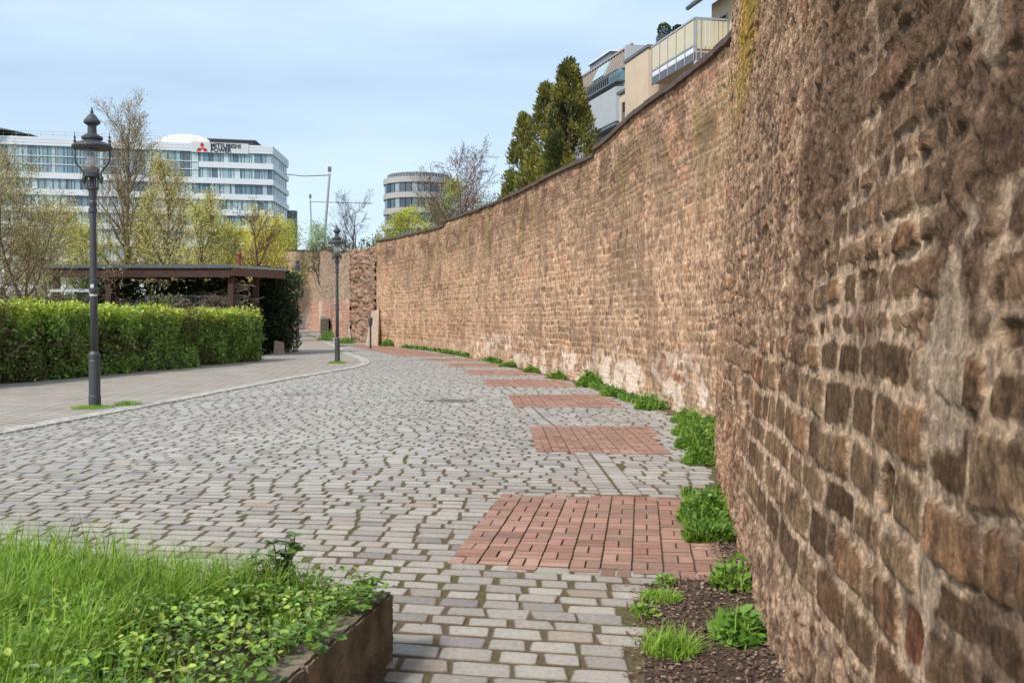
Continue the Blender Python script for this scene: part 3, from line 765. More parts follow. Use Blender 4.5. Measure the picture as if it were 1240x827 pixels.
MB().bar((*loc_((-11.38, 40.1)), 3.47), (*loc_((-9.98, 43.5)), 3.47), .12, .32).build('beam', flat('brown_board', (.16, .095, .07), .8, 0, .25, 8), sh)
for q in ((-18.5, 40.3), (-16.4, 40.35), (-11.42, 40.35), (-10.9, 42.2), (-14.5, 46), (-18.6, 46), (-10.9, 45.9), (-16.55, 41.4)):
    x, y = loc_(q); MB().box(x - .11, x + .11, y - .11, y + .11, -.05, 3.42).build('post', M['wood'], sh)
for k in range(6):
    x = -3.2 + k * 1.15; MB().bar((x, -1.6, 3.42), (x, 4.2, 3.42), .1, .14).build('rafter', M['wood'], sh)
# ivy screen at the back
rgi = np.random.default_rng(5)
C = []; Rr = []
for i in range(260): C.append((rgi.uniform(-4.6, 4.6), rgi.uniform(-.35, .35), rgi.uniform(.2, 3.15))); Rr.append(rgi.uniform(.35, .5))
bush('ivy_screen', (-15, 45.4, 0), C, Rr, 30000, .15, [(.04, .08, .02), (.06, .11, .025), (.12, .17, .04)], 'dark ivy screen closing the back of the open shelter', 'ivy', 33)
C = []; Rr = []
for i in range(110):
    z = rgi.uniform(.15, 3.65); wd = .85 * (.55 + .45 * min(1, z / 1.3)) if z < 3 else .72
    C.append((rgi.uniform(-wd, wd * .9) + .1 * (z > 2), rgi.uniform(-.7, .9), z)); Rr.append(rgi.uniform(.25, .42))
bush('ivy_column', (-10.7, 45.0, 0), C, Rr, 15000, .12, [(.025, .06, .02), (.04, .08, .025), (.03, .05, .02), (.08, .12, .05)], 'tall dense mass of dark ivy climbing the right corner of the shelter', 'ivy', 34, shell=.75)
# dry vine tangle
sg = []; rv = random.Random(8)
for i in range(700):
    x = rv.uniform(-3.1, 3.1); top = 2.25 + .75 * max(0, x / 3.1) ** 1.5 + .12 * math.sin(x * 5)
    a = np.array((x, rv.uniform(-.3, .3), rv.uniform(1.3, top))); 
    for k in range(3):
        b = a + np.array((rv.gauss(.05, .22), rv.gauss(0, .1), rv.gauss(-.02, .13))); sg.append((a, b, .011, .008)); a = b
V, F = seg_mesh(sg, 4)
sg0 = [(np.array((x, 0, -.05)), np.array((x + .2, 0, 1.9)), .03, .02) for x in (-2.8, -1.5, -.3, .9, 2.1, 2.8)]
V2, F2 = seg_mesh(sg0, 5)
build('dry_vine', np.concatenate([V, V2]), [np.concatenate([F, F2 + len(V)])], M['bark'], col=np.tile((.27, .20, .155), (len(V) + len(V2), 1)),
      label='tangle of dry brown bare vine hanging between the shelter posts', cat='vine').location = (-14.2, 40.75, 0)
# white gate + mesh fence in the shelter
g = empty('white_gate', (-17.2, 38.6, 0), label='small white framed gate with dark vertical bars left of the shelter posts', cat='gate')
MB().box(-.85, -.75, -.04, .04, 0, 2.72).box(.75, .85, -.04, .04, 0, 2.72).box(-.75, .75, -.04, .04, 2.60, 2.72).build('frame', M['white'], g)
mb = MB()
for k in range(14): mb.box(-.7 + k * .107, -.68 + k * .107, -.015, .015, .1, 2.6)
mb.build('bars', M['metal'], g)
f = empty('mesh_fence', (-13.2, 41.2, 0), label='grey metal rod fence panel seen under the shelter roof', cat='fence')
mb = MB()
for k in range(38): mb.box(-2 + k * .105, -1.982 + k * .105, -.01, .01, .1, 2.55)
for z in (.4, 1.5, 2.5): mb.box(-2.05, 2.0, .011, .03, z, z + .03)
mb.build('rods', M['steel'], f)
for x in (-2.1, 0, 2.02): MB().box(x, x + .05, .032, .08, 0, 2.6).build('post', M['metal'], f)
# small things at the ivy's foot
MB().hexa([(-.2, -.2, -.03), (.2, -.2, -.03), (.2, .2, -.03), (-.2, .2, -.03), (-.17, -.17, .6), (.17, -.17, .52), (.17, .17, .52), (-.17, .17, .6)]).build('stone_block', M['stone_plain'], label='small pale stone block at the foot of the ivy column', cat='stone block').location = (-10.25, 43.6, 0)

# ------------------------------------------------------------------ lamps
def zy(y): return (495 - y) / 68.6
def make_lamp(loc, sc, label, rz=0):
    t = empty('street_lamp', loc, rz, label=label, cat='street lamp', group='old style street lamps along the street')
    t.scale = (1, 1, sc) if False else (sc, sc, sc)
    MB().lathe([(.105, -.05), (.105, zy(481)), (.098, zy(480)), (.098, zy(438)), (.088, zy(436)), (.10, zy(434)), (.10, zy(430)), (.065, zy(426))], 20).build('base', M['iron'], t, smooth=False)
    MB().lathe([(.066, zy(428)), (.062, zy(352)), (.055, zy(256)), (.052, zy(254))], 18).build('pole', M['iron'], t, smooth=True)
    for y0, y1, r in ((353, 349, .08), (343, 339, .075), (256, 252, .075)):
        MB().lathe([(.05, zy(y0) - .02), (r, zy(y0)), (r, zy(y1)), (.05, zy(y1) + .02)], 18).build('collar', M['iron'], t)
    MB().lathe([(.05, zy(254)), (.07, zy(246)), (.07, zy(244)), (.055, zy(242)), (.075, zy(230)), (.105, zy(228)), (.105, zy(226)), (.03, zy(225))], 18).build('neck', M['iron'], t)
    mb = MB()
    for k in range(6):
        a = k * math.pi / 3 + .3; mb.tube([(.085 * math.cos(a), .085 * math.sin(a), zy(226)), (.085 * math.cos(a), .085 * math.sin(a), zy(213))], .012, 6)
    mb.lathe([(.035, zy(226)), (.035, zy(213))], 10)
    mb.lathe([(.125, zy(214)), (.135, zy(213)), (.135, zy(211)), (.02, zy(210.5))], 20); mb.build('cage', M['iron'], t)
    MB().lathe([(.112, zy(211)), (.118, zy(204)), (.10, zy(202)), (.02, zy(201.5))], 18).build('burner', M['iron2'], t)
    MB().lathe([(.122, zy(210.5)), (.128, zy(179))], 20).build('lantern_glass', M['glass'], t, smooth=True)
    MB().lathe([(.045, zy(201)), (.055, zy(196)), (.05, zy(186)), (.02, zy(184))], 12).build('mantle', M['pvc'], t, smooth=True)
    for s in (-1, 1):
        pts = [(s * .14, 0, zy(214)), (s * .16, 0, zy(207)), (s * .22, 0, zy(202)), (s * .29, 0, zy(197)), (s * .31, 0, zy(190)), (s * .31, 0, zy(176))]
        MB().tube(pts, .017, 8).build('bracket', M['iron'], t, smooth=True)
        MB().lathe([(.01, zy(222)), (.03, zy(219)), (.045, zy(216)), (.04, zy(213)), (.01, zy(211))], 10, s * .15).build('knob', M['iron'], t, smooth=True)
        MB().lathe([(.03, zy(176)), (.02, zy(171)), (.03, zy(170)), (.012, zy(167)), (.022, zy(165)), (.008, zy(163)), (.004, zy(158))], 8, s * .31).build('finial', M['iron'], t)
    h = MB().lathe([(.33, zy(179)), (.345, zy(177)), (.34, zy(175.6)), (.27, zy(172.6)), (.19, zy(170.5)), (.15, zy(169.5)), (.15, zy(168)), (.182, zy(167.4)), (.182, zy(165)), (.125, zy(162.5)), (.078, zy(160.5)), (.074, zy(151))], 26).build('hood', M['iron'], t)
    MB().lathe([(.08, zy(151)), (.14, zy(148)), (.14, zy(145.5)), (.07, zy(139)), (.025, zy(136)), (.03, zy(134)), (.015, zy(133)), (.02, zy(132)), (.004, zy(128))], 20).build('cap', M['iron'], h)
    return t
L1 = make_lamp((-7.38, 17.5, .02), .988, 'tall dark grey gas lamp standing on the pavement edge before the hedge')
MB().box(-.03, .03, -.068, -.062, zy(348.5), zy(344)).build('sticker', M['sticker'], L1)
MB().lathe([(.064, zy(358.5)), (.0645, zy(356.5))], 16).build('sticker', M['sticker'], L1)
make_lamp((-6.1, 34.6, .02), .905, 'dark gas lamp standing at the bend of the kerb before the far brick wall')
make_lamp((-13.2, 61, .06), .98, 'most distant gas lamp, mostly hidden behind the ivy column')

def bollard(loc, h, label):
    t = empty('bollard', loc, label=label, cat='bollard')
    MB().lathe([(.065, -.05), (.065, .12), (.052, .14), (.05, h - .12), (.066, h - .11), (.066, h - .07), (.045, h - .04), (0, h)], 14).build('shaft', M['iron'], t)
    return t
bollard((-8.95, 50.5, 0), .98, 'short dark iron bollard just left of the second lamp post')
bt = bollard((-7.4, 51.8, 0), 1.3, 'taller dark post with thick head in front of the leaning stone slab')
MB().lathe([(.05, 1.15), (.10, 1.25), (.12, 1.58), (.09, 1.62), (0, 1.64)], 12).build('head', M['iron'], bt)

# ------------------------------------------------------------------ planter, foreground
K = np.array((-.556, 4.63)); e_r = np.array((-.244, -1.14)); e_r /= np.linalg.norm(e_r); e_l = np.array((e_r[1], -e_r[0])); 
e_l = e_l if e_l[0] < 0 else -e_l
PT = .315
def pl(a, b): q = K + e_l * a + e_r * b; return (q[0], q[1])
pln = empty('planter', (0, 0, 0), label='low weathered concrete planter edge holding grass and weeds in the foreground', cat='planter')
def curb(a0, a1, b0, b1, name, parent):
    o = MB(); nA = max(1, int(abs(a1 - a0) / .05)); nB = max(1, int(abs(b1 - b0) / .05))
    bb = bpy.data.meshes.new('t')
    import bmesh
    bm = bmesh.new()
    vs = [bm.verts.new((*pl(a, b), z)) for z in (-.05, PT) for a, b in ((a0, b0), (a1, b0), (a1, b1), (a0, b1))]
    for f in ((0, 1, 2, 3), (4, 5, 6, 7), (0, 1, 5, 4), (1, 2, 6, 5), (2, 3, 7, 6), (3, 0, 4, 7)): bm.faces.new([vs[i] for i in f])
    bmesh.ops.recalc_face_normals(bm, faces=bm.faces)
    bmesh.ops.bevel(bm, geom=list(bm.edges), offset=.012, segments=2, affect='EDGES')
    long = [e for e in bm.edges if e.calc_length() > .25]
    bmesh.ops.subdivide_edges(bm, edges=long, cuts=40, use_grid_fill=True)
    rr = random.Random(5)
    for v_ in bm.verts: v_.co += Vector((rr.gauss(0, .0022), rr.gauss(0, .0022), rr.gauss(0, .0022)))
    bm.to_mesh(bb); bm.free(); bb.name = name; bb.materials.append(M['concrete'])
    ob = bpy.data.objects.new(name, bb); COL.objects.link(ob); ob.parent = parent
curb(0, .13, 0, 1.0, 'side_curb', pln); curb(0, .13, 1.008, 2.6, 'side_curb', pln); curb(.138, 4.2, 0, .09, 'back_curb', pln)
q = [pl(.125, .125), pl(4.2, .125), pl(4.2, 2.6), pl(.125, 2.6)]
MB().prism(q[::-1], .0, PT - .035).build('earth', M['earth'], pln)

def blades(rg, p, L_, W_, col, lean=.5, seg=4):
    n = len(p); az = rg.uniform(0, 2 * np.pi, n); h = np.stack([np.cos(az), np.sin(az), 0 * az], 1); sd = np.stack([-np.sin(az + rg.normal(0, .7, n)), np.cos(az), 0 * az], 1)
    bend = rg.uniform(.1, 1, n) * lean; V = []
    for i in range(seg + 1):
        t = i / seg; c_ = p + h * (bend * t ** 1.8 * L_)[:, None] + np.stack([0 * t * L_, 0 * L_, L_ * (t - .35 * bend * t ** 2)], 1)
        w = W_ * (1 - t ** 1.6) * .5 + .0004
        V += [c_ - sd * w[:, None], c_ + sd * w[:, None]]
    V = np.stack(V, 1); m = 2 * (seg + 1)
    f = np.array([(2 * i, 2 * i + 1, 2 * i + 3, 2 * i + 2) for i in range(seg)])
    F = (f[None] + (np.arange(n) * m)[:, None, None]).reshape(-1, 4)
    return V.reshape(-1, 3), F, np.repeat(col, m, 0)
rg = np.random.default_rng(77)
GC = [(.24, .42, .04), (.33, .52, .06), (.17, .31, .04), (.42, .56, .10)]
n = 46000
a = rg.uniform(.1, 4.1, n); b = rg.uniform(.06, 2.5, n)
dens = fbm(a * 1.5, b * 1.5, 91) + .34 * sst(.9, 2.0, a) - .32 * sst(.9, .3, a) + .20 * sst(.9, .2, b) + .22 * sst(.12, .45, a)
k = rg.random(n) < np.clip((dens - .35) * 2.6, .05, 1); a = a[k]; b = b[k]; dd = dens[k]
# tufts: pull blades to tuft centres
tx = np.round(a / .07) * .07 + (hsh(np.round(a / .07), np.round(b / .07), 3) - .5) * .06; ty = np.round(b / .07) * .07 + (hsh(np.round(a / .07), np.round(b / .07), 4) - .5) * .06
a = a * .45 + tx * .55; b = np.maximum(b * .45 + ty * .55, .05 + 0 * b)
pp = K[None] + np.outer(a, e_l) + np.outer(b, e_r); n = len(a)
p3 = np.c_[pp, np.full(n, PT - .04)]
Lg = rg.uniform(.10, .26, n) * (.5 + .9 * sst(.35, .75, dd)) * (.8 + .25 * sst(.3, 1.6, a))
gcol = varcol(rg, n, GC, .25) * (.55 + .9 * fbm(a * 5, b * 5, 93))[:, None]
V1 = blades(rg, p3, Lg * (.7 + .6 * fbm(a * 4, b * 4, 94)), rg.uniform(.0045, .0095, n), gcol, 1.05)
# dry blades
k = rg.integers(0, n, 350); V2 = blades(rg, p3[k], Lg[k] * .9, np.full(350, .005), varcol(rg, 350, [(.45, .38, .2), (.36, .28, .14)]), 1.2)
V, F, C_ = join(V1, V2)
build('grass', V, [F], M['grass'], col=C_, kind='stuff', label='long bright green grass growing thick in the planter', cat='grass')
# broad-leaved ground cover
def groundcover(rg, a, b, hgt, size, cols, z0=PT - .03):
    n = len(a); pp = K[None] + np.outer(a, e_l) + np.outer(b, e_r); p = np.c_[pp, z0 + hgt]
    d = randdir(rg, n); d[:, 2] = rg.uniform(-.35, .5, n); nn = randdir(rg, n, 3.)
    L_ = size * rg.uniform(.55, 1.3, n); return rhomb(p, d, nn, L_, L_ * rg.uniform(.5, .75, n), varcol(rg, n, cols, .2))
n = 26000; a = rg.uniform(.06, 4, n); b = rg.uniform(.03, 2.5, n)
d2 = fbm(a * 2.2, b * 2.2, 95) + .25 * sst(1.3, .6, a) + .12 * sst(.6, 1.5, b); k = rg.random(n) < np.clip((d2 - .44 - .14 * sst(.8, 1.6, a) + .1 * sst(1.0, 1.8, b)) * 2.4, .03, 1); a = a[k]; b = b[k]
hg = rg.random(len(a)) ** .7 * (.04 + .17 * fbm(a * 4, b * 4, 97) + .02)
V, F, C_ = groundcover(rg, a, b, hg, .032, [(.20, .38, .05), (.31, .52, .07), (.11, .22, .05), (.50, .62, .10), (.15, .24, .08), (.24, .30, .08)])
# leaves spilling over the curb
n = 420; a = rg.uniform(-.015, .14, n); b = rg.uniform(.02, 1.3, n) ; kk = fbm(b * 6, b * 0, 5) > .46; a = a[kk]; b = b[kk]
V2 = groundcover(rg, a, b, rg.uniform(.02, .09, len(a)), .042, [(.13, .25, .04), (.2, .33, .05)], PT)
V, F, C_ = join((V, F, C_), V2)
build('ground_cover', V, [F], M['leaf'], col=C_, kind='stuff', label='low broad-leaved weeds carpeting the planter', cat='weeds')

def sprig(loc, h, nst, label, seed, size=.05, cols=((.06, .12, .04), (.1, .17, .05)), spread=.25, nl=9, name='weed_plant', cat='weed', group=None):
    rg = np.random.default_rng(seed); t = empty(name, loc, label=label, cat=cat, group=group); sg = []; P_ = []; D_ = []
    for s in range(nst):
        az = rg.uniform(0, 6.28); hh = h * rg.uniform(.55, 1); a = np.array((rg.normal(0, .02), rg.normal(0, .02), -.02)); 
        for i in range(6):
            bq_ = a + np.array((math.cos(az) * spread * hh / 6 + rg.normal(0, .006), math.sin(az) * spread * hh / 6 + rg.normal(0, .006), hh / 6)); sg.append((a, bq_, .0035, .003)); a = bq_
            for k in range(max(1, nl // 6)):
                z = rg.uniform(0, 6.28); P_.append(a); D_.append((math.cos(z), math.sin(z), rg.uniform(-.3, .5)))
    V, F = seg_mesh(sg, 5); build('stem', V, [F], M['bark'], t, np.tile((.13, .14, .05), (len(V), 1)))
    P_ = np.array(P_); D_ = np.array(D_); n = len(P_); L_ = size * rg.uniform(.6, 1.2, n)
    V, F, C_ = rhomb(P_, D_, randdir(rg, n, 3), L_, L_ * .6, varcol(rg, n, cols)); build('leaves', V, [F], M['leaf'], t, C_)
    return t
q = pl(.50, .12); sprig((q[0], q[1], PT - .03), .42, 4, 'tallest dark leafy weed sticking up from the back of the planter', 3, .06, ((.10, .18, .06), (.15, .25, .07)), spread=.15, nl=30)
q = pl(.62, .15); sprig((q[0], q[1], PT - .03), .25, 3, 'shorter leafy weed beside the tallest one at the back of the planter', 5, .05, ((.14, .24, .05), (.1, .2, .05)), nl=24)

# ------------------------------------------------------------------ weeds along the wall foot
def clump(x, y, r, h, label, seed, cols=((.11, .22, .035), (.18, .33, .05), (.27, .43, .07)), size=.045, grassy=.2, n=None, name='weed_clump'):
    rg = np.random.default_rng(seed); t = empty(name, (x, y, -.02 + float(gz(y))), label=label, cat='weeds', group='weed clumps along the foot of the wall')
    n = n or int(900 * (r / .25) ** 1.5); az = rg.uniform(0, 6.28, n); rr = r * rg.random(n) ** .6; hh = h * .9 * (1 - (rr / r) ** 1.3 * .85) * rg.random(n) ** .5 * (.25 + 1.3 * fbm(np.cos(az) * 2 + 5, rr * 8 + np.sin(az) * 2, seed))
    p = np.c_[rr * np.cos(az), rr * np.sin(az) * 1.3, hh]; d = np.c_[np.cos(az), np.sin(az), rg.uniform(-.3, .8, n)] + randdir(rg, n) * .8
    L_ = size * rg.uniform(.6, 1.3, n); A = rhomb(p, d, randdir(rg, n, 2.), L_, L_ * .6, varcol(rg, n, cols, .2))
    build('leaves', A[0], [A[1]], M['leaf'], t, A[2])
    if grassy:
        m = int(n * grassy); az = rg.uniform(0, 6.28, m); rr = r * rg.random(m) ** .7
        B = blades(rg, np.c_[rr * np.cos(az), rr * np.sin(az) * 1.3, 0 * az], h * rg.uniform(.6, 1.2, m), np.full(m, .007), varcol(rg, m, GC), .8)
        build('blades', B[0], [B[1]], M['grass'], t, B[2])
    return t
CL = [(1.50, 7.75, .28, .33, 'dense green weed clump between the nearest red paved patch and the wall'),
      (2.02, 10.9, .22, .30, 'leafy weeds at the wall foot between the first and second red patches'),
      (2.22, 12.2, .30, .42, 'tall bushy weeds beside the near corner of the second red patch'),
      (2.45, 13.6, .35, .40, 'bushy weeds beside the far half of the second red patch'),
      (2.65, 15.2, .30, .33, 'weeds at the wall foot just past the second red patch'),
      (2.35, 17.4, .28, .40, 'upright green weed at the near corner of the third red patch'),
      (2.05, 20.4, .25, .20, 'low weeds beside the far corner of the third red patch'),
      (1.78, 23.2, .36, .50, 'rounded isolated green bush at the wall foot by the fourth red patch'),
      (1.15, 26.3, .30, .22, 'low weeds by the wall past the fourth red patch'),
      (.55, 29.2, .30, .25, 'small weeds by the wall beside the fifth red patch'),
      (-.15, 32.6, .35, .22, 'low weeds by the wall beside the sixth red patch'),
      (-7.05, 55.9, .45, .75, 'round green bush at the far end of the long wall'),
      (-10.2, 60.6, .7, .6, 'bush at the foot of the broken red masonry'),
      (-12.3, 65, .6, .7, 'weeds at the foot of the far wall left of the second lamp'),
      (-13.2, 71.5, .6, .8, 'weeds beside the near end of the low stone wall')]
for i, (x, y, r, h, lb) in enumerate(CL):
    clump(x + .05, y, r * .82, h * .85, lb, 100 + i, size=.05 if y < 20 else .09, n=(int(1000 * (r / .28) ** 1.4) if y < 25 else 700), grassy=.12)
clump(1.14, 4.95, .12, .19, 'bright broad-leaved weeds against the wall in the mulch, nearest the camera', 140, ((.14, .28, .04), (.21, .37, .06)), .065, .3, 260)
clump(1.33, 5.9, .12, .20, 'light green weeds against the wall at the back of the mulch bed', 141, ((.17, .30, .04), (.24, .38, .06)), .06, .3, 200)
clump(.93, 5.95, .06, .09, 'tiny weed seedling in the middle of the mulch bed', 142, ((.17, .30, .04), (.24, .38, .06)), .04, .3, 60)
clump(.72, 5.35, .07, .08, 'pair of tiny bright weeds at the cobble side of the mulch bed', 143, ((.17, .30, .04), (.24, .38, .06)), .04, .3, 80)
def tuft(x, y, r, h, label, seed, n=900):
    rg = np.random.default_rng(seed); az = rg.uniform(0, 6.28, n); rr = r * rg.random(n)
    B = blades(rg, np.c_[rr * np.cos(az), rr * np.sin(az), 0 * az], h * rg.uniform(.5, 1.1, n), np.full(n, .006), varcol(rg, n, GC), 1.3)
    o = build('grass_tuft', B[0], [B[1]], M['grass'], col=B[2], label=label, cat='grass tuft'); o.location = (x, y, -.012 if y < 15 else .02); return o
tuft(.76, 4.72, .14, .15, 'grass tuft at the near end of the mulch bed', 150, 500)
tuft(.84, 5.62, .12, .07, 'flat grass tuft at the corner of the nearest red paved patch', 151)
tuft(-7.36, 17.35, .36, .07, 'thin grass around the foot of the first lamp', 152, 1500)
tuft(-6.95, 17.9, .26, .11, 'green grass tuft on the pavement just right of the first lamp', 153, 500)
tuft(-6.1, 34.5, .3, .10, 'thin grass around the foot of the second lamp', 154, 2200)
# fringe of grass, small weeds in the joints
n = 9000; y = 7 + 46 * rg.random(n) ** 1.9; x = wallx(y) - .04 - .32 * rg.random(n) ** 1.3
k = fbm(y * .9, x * 0, 7) > .50; x = x[k]; y = y[k]; n = len(x)
B = blades(rg, np.c_[x, y, np.full(n, -.02)], rg.uniform(.05, .17, n), .006 + y * .0004, varcol(rg, n, GC), 1.)
n = 8000; y = 7 + 46 * rg.random(n) ** 1.9; x = wallx(y) - .04 - .32 * rg.random(n) ** 1.3; d = randdir(rg, n, .5)
k = fbm(y * .9, x * 0, 7) > .50; x = x[k]; y = y[k]; d = d[k]; n = len(x)
L_ = .03 + .0025 * y; B2 = rhomb(np.c_[x, y, rg.uniform(-.02, .1, n)], d, randdir(rg, n, 2), L_, L_ * .6, varcol(rg, n, [(.09, .19, .03), (.14, .27, .04)]))
# moss and seedlings in the joints of the drain line and patch edges
n = 1500; y = rg.uniform(8.6, 16.5, n); x = np.interp(y, GUT[:, 1], GUT[:, 0]) + rg.choice([-.19, 0, .19], n) + rg.normal(0, .012, n)
x2 = rg.uniform(-1, 2.2, 500); y2 = rg.uniform(8.8, 12, 500); x = np.r_[x, x2[x2 > .9]]; y = np.r_[y, y2[x2 > .9]]; n = len(x)
k = fbm(x * 5, y * 3, 17) > .5; x = x[k]; y = y[k]; n = len(x)
B3 = blades(rg, np.c_[x, y, np.full(n, -.03)], rg.uniform(.025, .05, n), np.full(n, .008), varcol(rg, n, [(.16, .2, .05), (.2, .2, .07)]), 2.)
V, F, C_ = join(B, B2, B3)
build('grass', V, [F], M['grass'], col=C_, kind='stuff', label='thin grass and small weeds fringing the wall foot and the joints', cat='grass')
# chips and dead leaves
n = 7000; y = rg.uniform(3.2, 7.1, n); xl = np.interp(y, [3.2, 4.3, 5.2, 5.9, 6.1, 7.1], [.57, .59, .68, .76, 1.3, 1.42]); x = xl + (wallx(y) - xl - .0) * rg.random(n)
ed = rg.random(n) < .05; x = np.where(ed, xl - rg.exponential(.05, n), x)
d = randdir(rg, n); d[:, 2] *= .35; L_ = rg.uniform(.012, .034, n)
V, F, C_ = rhomb(np.c_[x, y, -.008 + .03 * rg.random(n) ** 2], d, randdir(rg, n, 3), L_, L_ * rg.uniform(.3, .7, n), varcol(rg, n, [(.14, .085, .06), (.22, .15, .115), (.32, .24, .19), (.08, .05, .035), (.2, .13, .1)]))
n = 2200; y = 1.5 + 20 * rg.random(n) ** 1.6; x = rg.uniform(-3, 2.4, n); x = np.minimum(x, wallx(y) - .1); L_ = rg.uniform(.008, .02, n)
d = randdir(rg, n); d[:, 2] *= .2; B = rhomb(np.c_[x, y, rg.uniform(-.008, -.001, n)], d, randdir(rg, n, 4), L_, L_ * .5, varcol(rg, n, [(.2, .13, .08), (.3, .2, .12)]))
V, F, C_ = join((V, F, C_), B)
build('leaf_litter', V, [F], M['litter'], col=C_, kind='stuff', label='brown wood chips and dead leaves scattered along the wall foot', cat='leaf litter')

# ------------------------------------------------------------------ trees
YG = [(.48, .46, .14), (.56, .52, .16), (.40, .41, .12), (.52, .44, .16)]
BK = (.15, .12, .08)
gt = 'trees behind the shelter'
def tloc(px, Y): return ((px - 620) / 1200 * Y, Y, float(gz(Y)))
def hgt(py, Y): return 1.6 + (385 - py) / 1200 * Y - float(gz(Y))
make_tree('tall_tree', tloc(152, 74), 'tallest bare tree with tan buds behind the first lamp', 'tree', 4, hgt(108, 74), (.24, .18, .11), [(.46, .38, .18), (.46, .42, .15), (.38, .29, .15)], 4800, .11, gt,
          clear=.15, spread=44, up=.12, levels=3, nch=(3, 2, 2), ratio=(.46, .5, .5), wob=.07, minr=.016, leafj=.2, seg=(14, 6, 4, 3))
make_tree('willow_tree', tloc(207, 68), 'full yellow-brown budding tree right of the tallest tree', 'tree', 5, hgt(182, 68), BK, [(.50, .42, .16), (.54, .47, .16), (.44, .36, .13)], 9000, .12, gt,
          clear=.15, spread=32, up=.13, levels=3, nch=(3, 2, 1), ratio=(.42, .5, .5), wob=.07, minr=.013, leafj=.32, seg=(12, 5, 4, 3), drop=.25)
make_tree('willow_tree', tloc(182, 72), 'yellowish budding tree between the tallest tree and the full one', 'tree', 6, hgt(225, 72), BK, YG, 5000, .12, gt,
          clear=.15, spread=34, up=.12, levels=3, nch=(3, 2, 1), ratio=(.42, .5, .5), wob=.08, minr=.013, leafj=.3, seg=(10, 5, 4, 3), drop=.2)
make_tree('willow_tree', tloc(241, 60), 'yellow-green budding tree below the corner of the office block', 'tree', 8, hgt(226, 60), BK, YG, 8000, .11, gt,
          clear=.15, spread=36, up=.10, levels=3, nch=(3, 2, 1), ratio=(.45, .5, .5), wob=.08, minr=.014, leafj=.28, seg=(10, 5, 4, 3), drop=.2)
make_tree('budding_tree', tloc(275, 80), 'pale yellow tree half hidden behind the bare brown one', 'tree', 9, hgt(262, 80), BK, [(.50, .46, .08), (.44, .42, .08)], 8000, .15, gt,
          clear=.15, spread=42, up=.06, levels=3, nch=(2, 2, 1), ratio=(.5, .5, .5), minr=.013, leafj=.4, seg=(8, 5, 4, 3))
make_tree('bare_tree', tloc(318, 70), 'dark bare tree in front of a yellow one beside the office block', 'tree', 12, hgt(238, 70), (.10, .065, .055), [(.2, .12, .1)], 1500, .06, gt,
          clear=.25, spread=45, up=.03, levels=3, nch=(3, 2, 2), ratio=(.55, .5, .5), minr=.014, leafj=.15, seg=(8, 5, 4, 3))
make_tree('yellow_tree', tloc(312, 92), 'bright yellow flowering tree behind the dark bare one', 'tree', 13, hgt(252, 92), BK, [(.62, .52, .07), (.55, .49, .09)], 11000, .17, gt,
          clear=.15, spread=50, up=.02, levels=3, nch=(3, 2, 1), ratio=(.6, .5, .5), minr=.013, leafj=.55, seg=(8, 5, 4, 3))
make_tree('budding_tree', tloc(347, 100), 'small yellow-green tree at the end of the far wall', 'tree', 14, hgt(268, 100), BK, [(.42, .42, .08), (.34, .38, .09)], 7000, .17, gt,
          clear=.15, spread=45, up=.05, levels=3, nch=(2, 2, 1), ratio=(.5, .5, .5), minr=.013, leafj=.5, seg=(8, 5, 4, 3))
make_tree('blossom_tree', tloc(375, 104), 'small tree in pale green-white blossom above the far wall', 'tree', 15, hgt(270, 104), BK, [(.45, .52, .34), (.30, .40, .18)], 6000, .17, gt,
          clear=.15, spread=40, up=.08, levels=3, nch=(2, 2, 1), ratio=(.5, .5, .5), minr=.014, leafj=.4, seg=(8, 5, 4, 3))
make_tree('garden_tree', (-14.7, 31.3, 0), 'twiggy reddish-green tree behind the left end of the hedge', 'tree', 17, 6.9, (.22, .155, .11), [(.42, .42, .12), (.42, .26, .19), (.38, .36, .12)], 9000, .05, gt,
          clear=.12, spread=46, up=.06, levels=3, nch=(2, 2, 1), ratio=(.66, .55, .5), wob=.12, minr=.008, leafj=.14, stems=2, seg=(8, 6, 5, 3), r0=.085)
make_tree('garden_tree', (-18.5, 35.0, 0), 'greener budding tree at the left edge of the picture', 'tree', 18, 8.0, (.16, .12, .08), [(.38, .38, .10), (.32, .34, .10), (.36, .26, .16)], 12000, .07, gt,
          clear=.12, spread=42, up=.06, levels=3, nch=(2, 2, 1), ratio=(.6, .55, .5), wob=.11, minr=.009, leafj=.2, stems=2, seg=(8, 6, 4, 3), r0=.09)
make_tree('garden_tree', tloc(60, 66), 'yellow-brown budding tree behind the garden left of the first lamp', 'tree', 19, hgt(240, 66), BK, YG, 7000, .13, gt,
          clear=.12, spread=44, up=.05, levels=3, nch=(3, 2, 1), ratio=(.55, .52, .5), minr=.014, leafj=.4, seg=(8, 5, 4, 3))
make_tree('garden_tree', tloc(112, 70), 'yellow-green budding tree directly behind the first lamp pole', 'tree', 20, hgt(262, 70), BK, YG, 9000, .13, gt,
          clear=.12, spread=44, up=.05, levels=3, nch=(3, 2, 1), ratio=(.55, .52, .5), minr=.014, leafj=.4, seg=(8, 5, 4, 3))
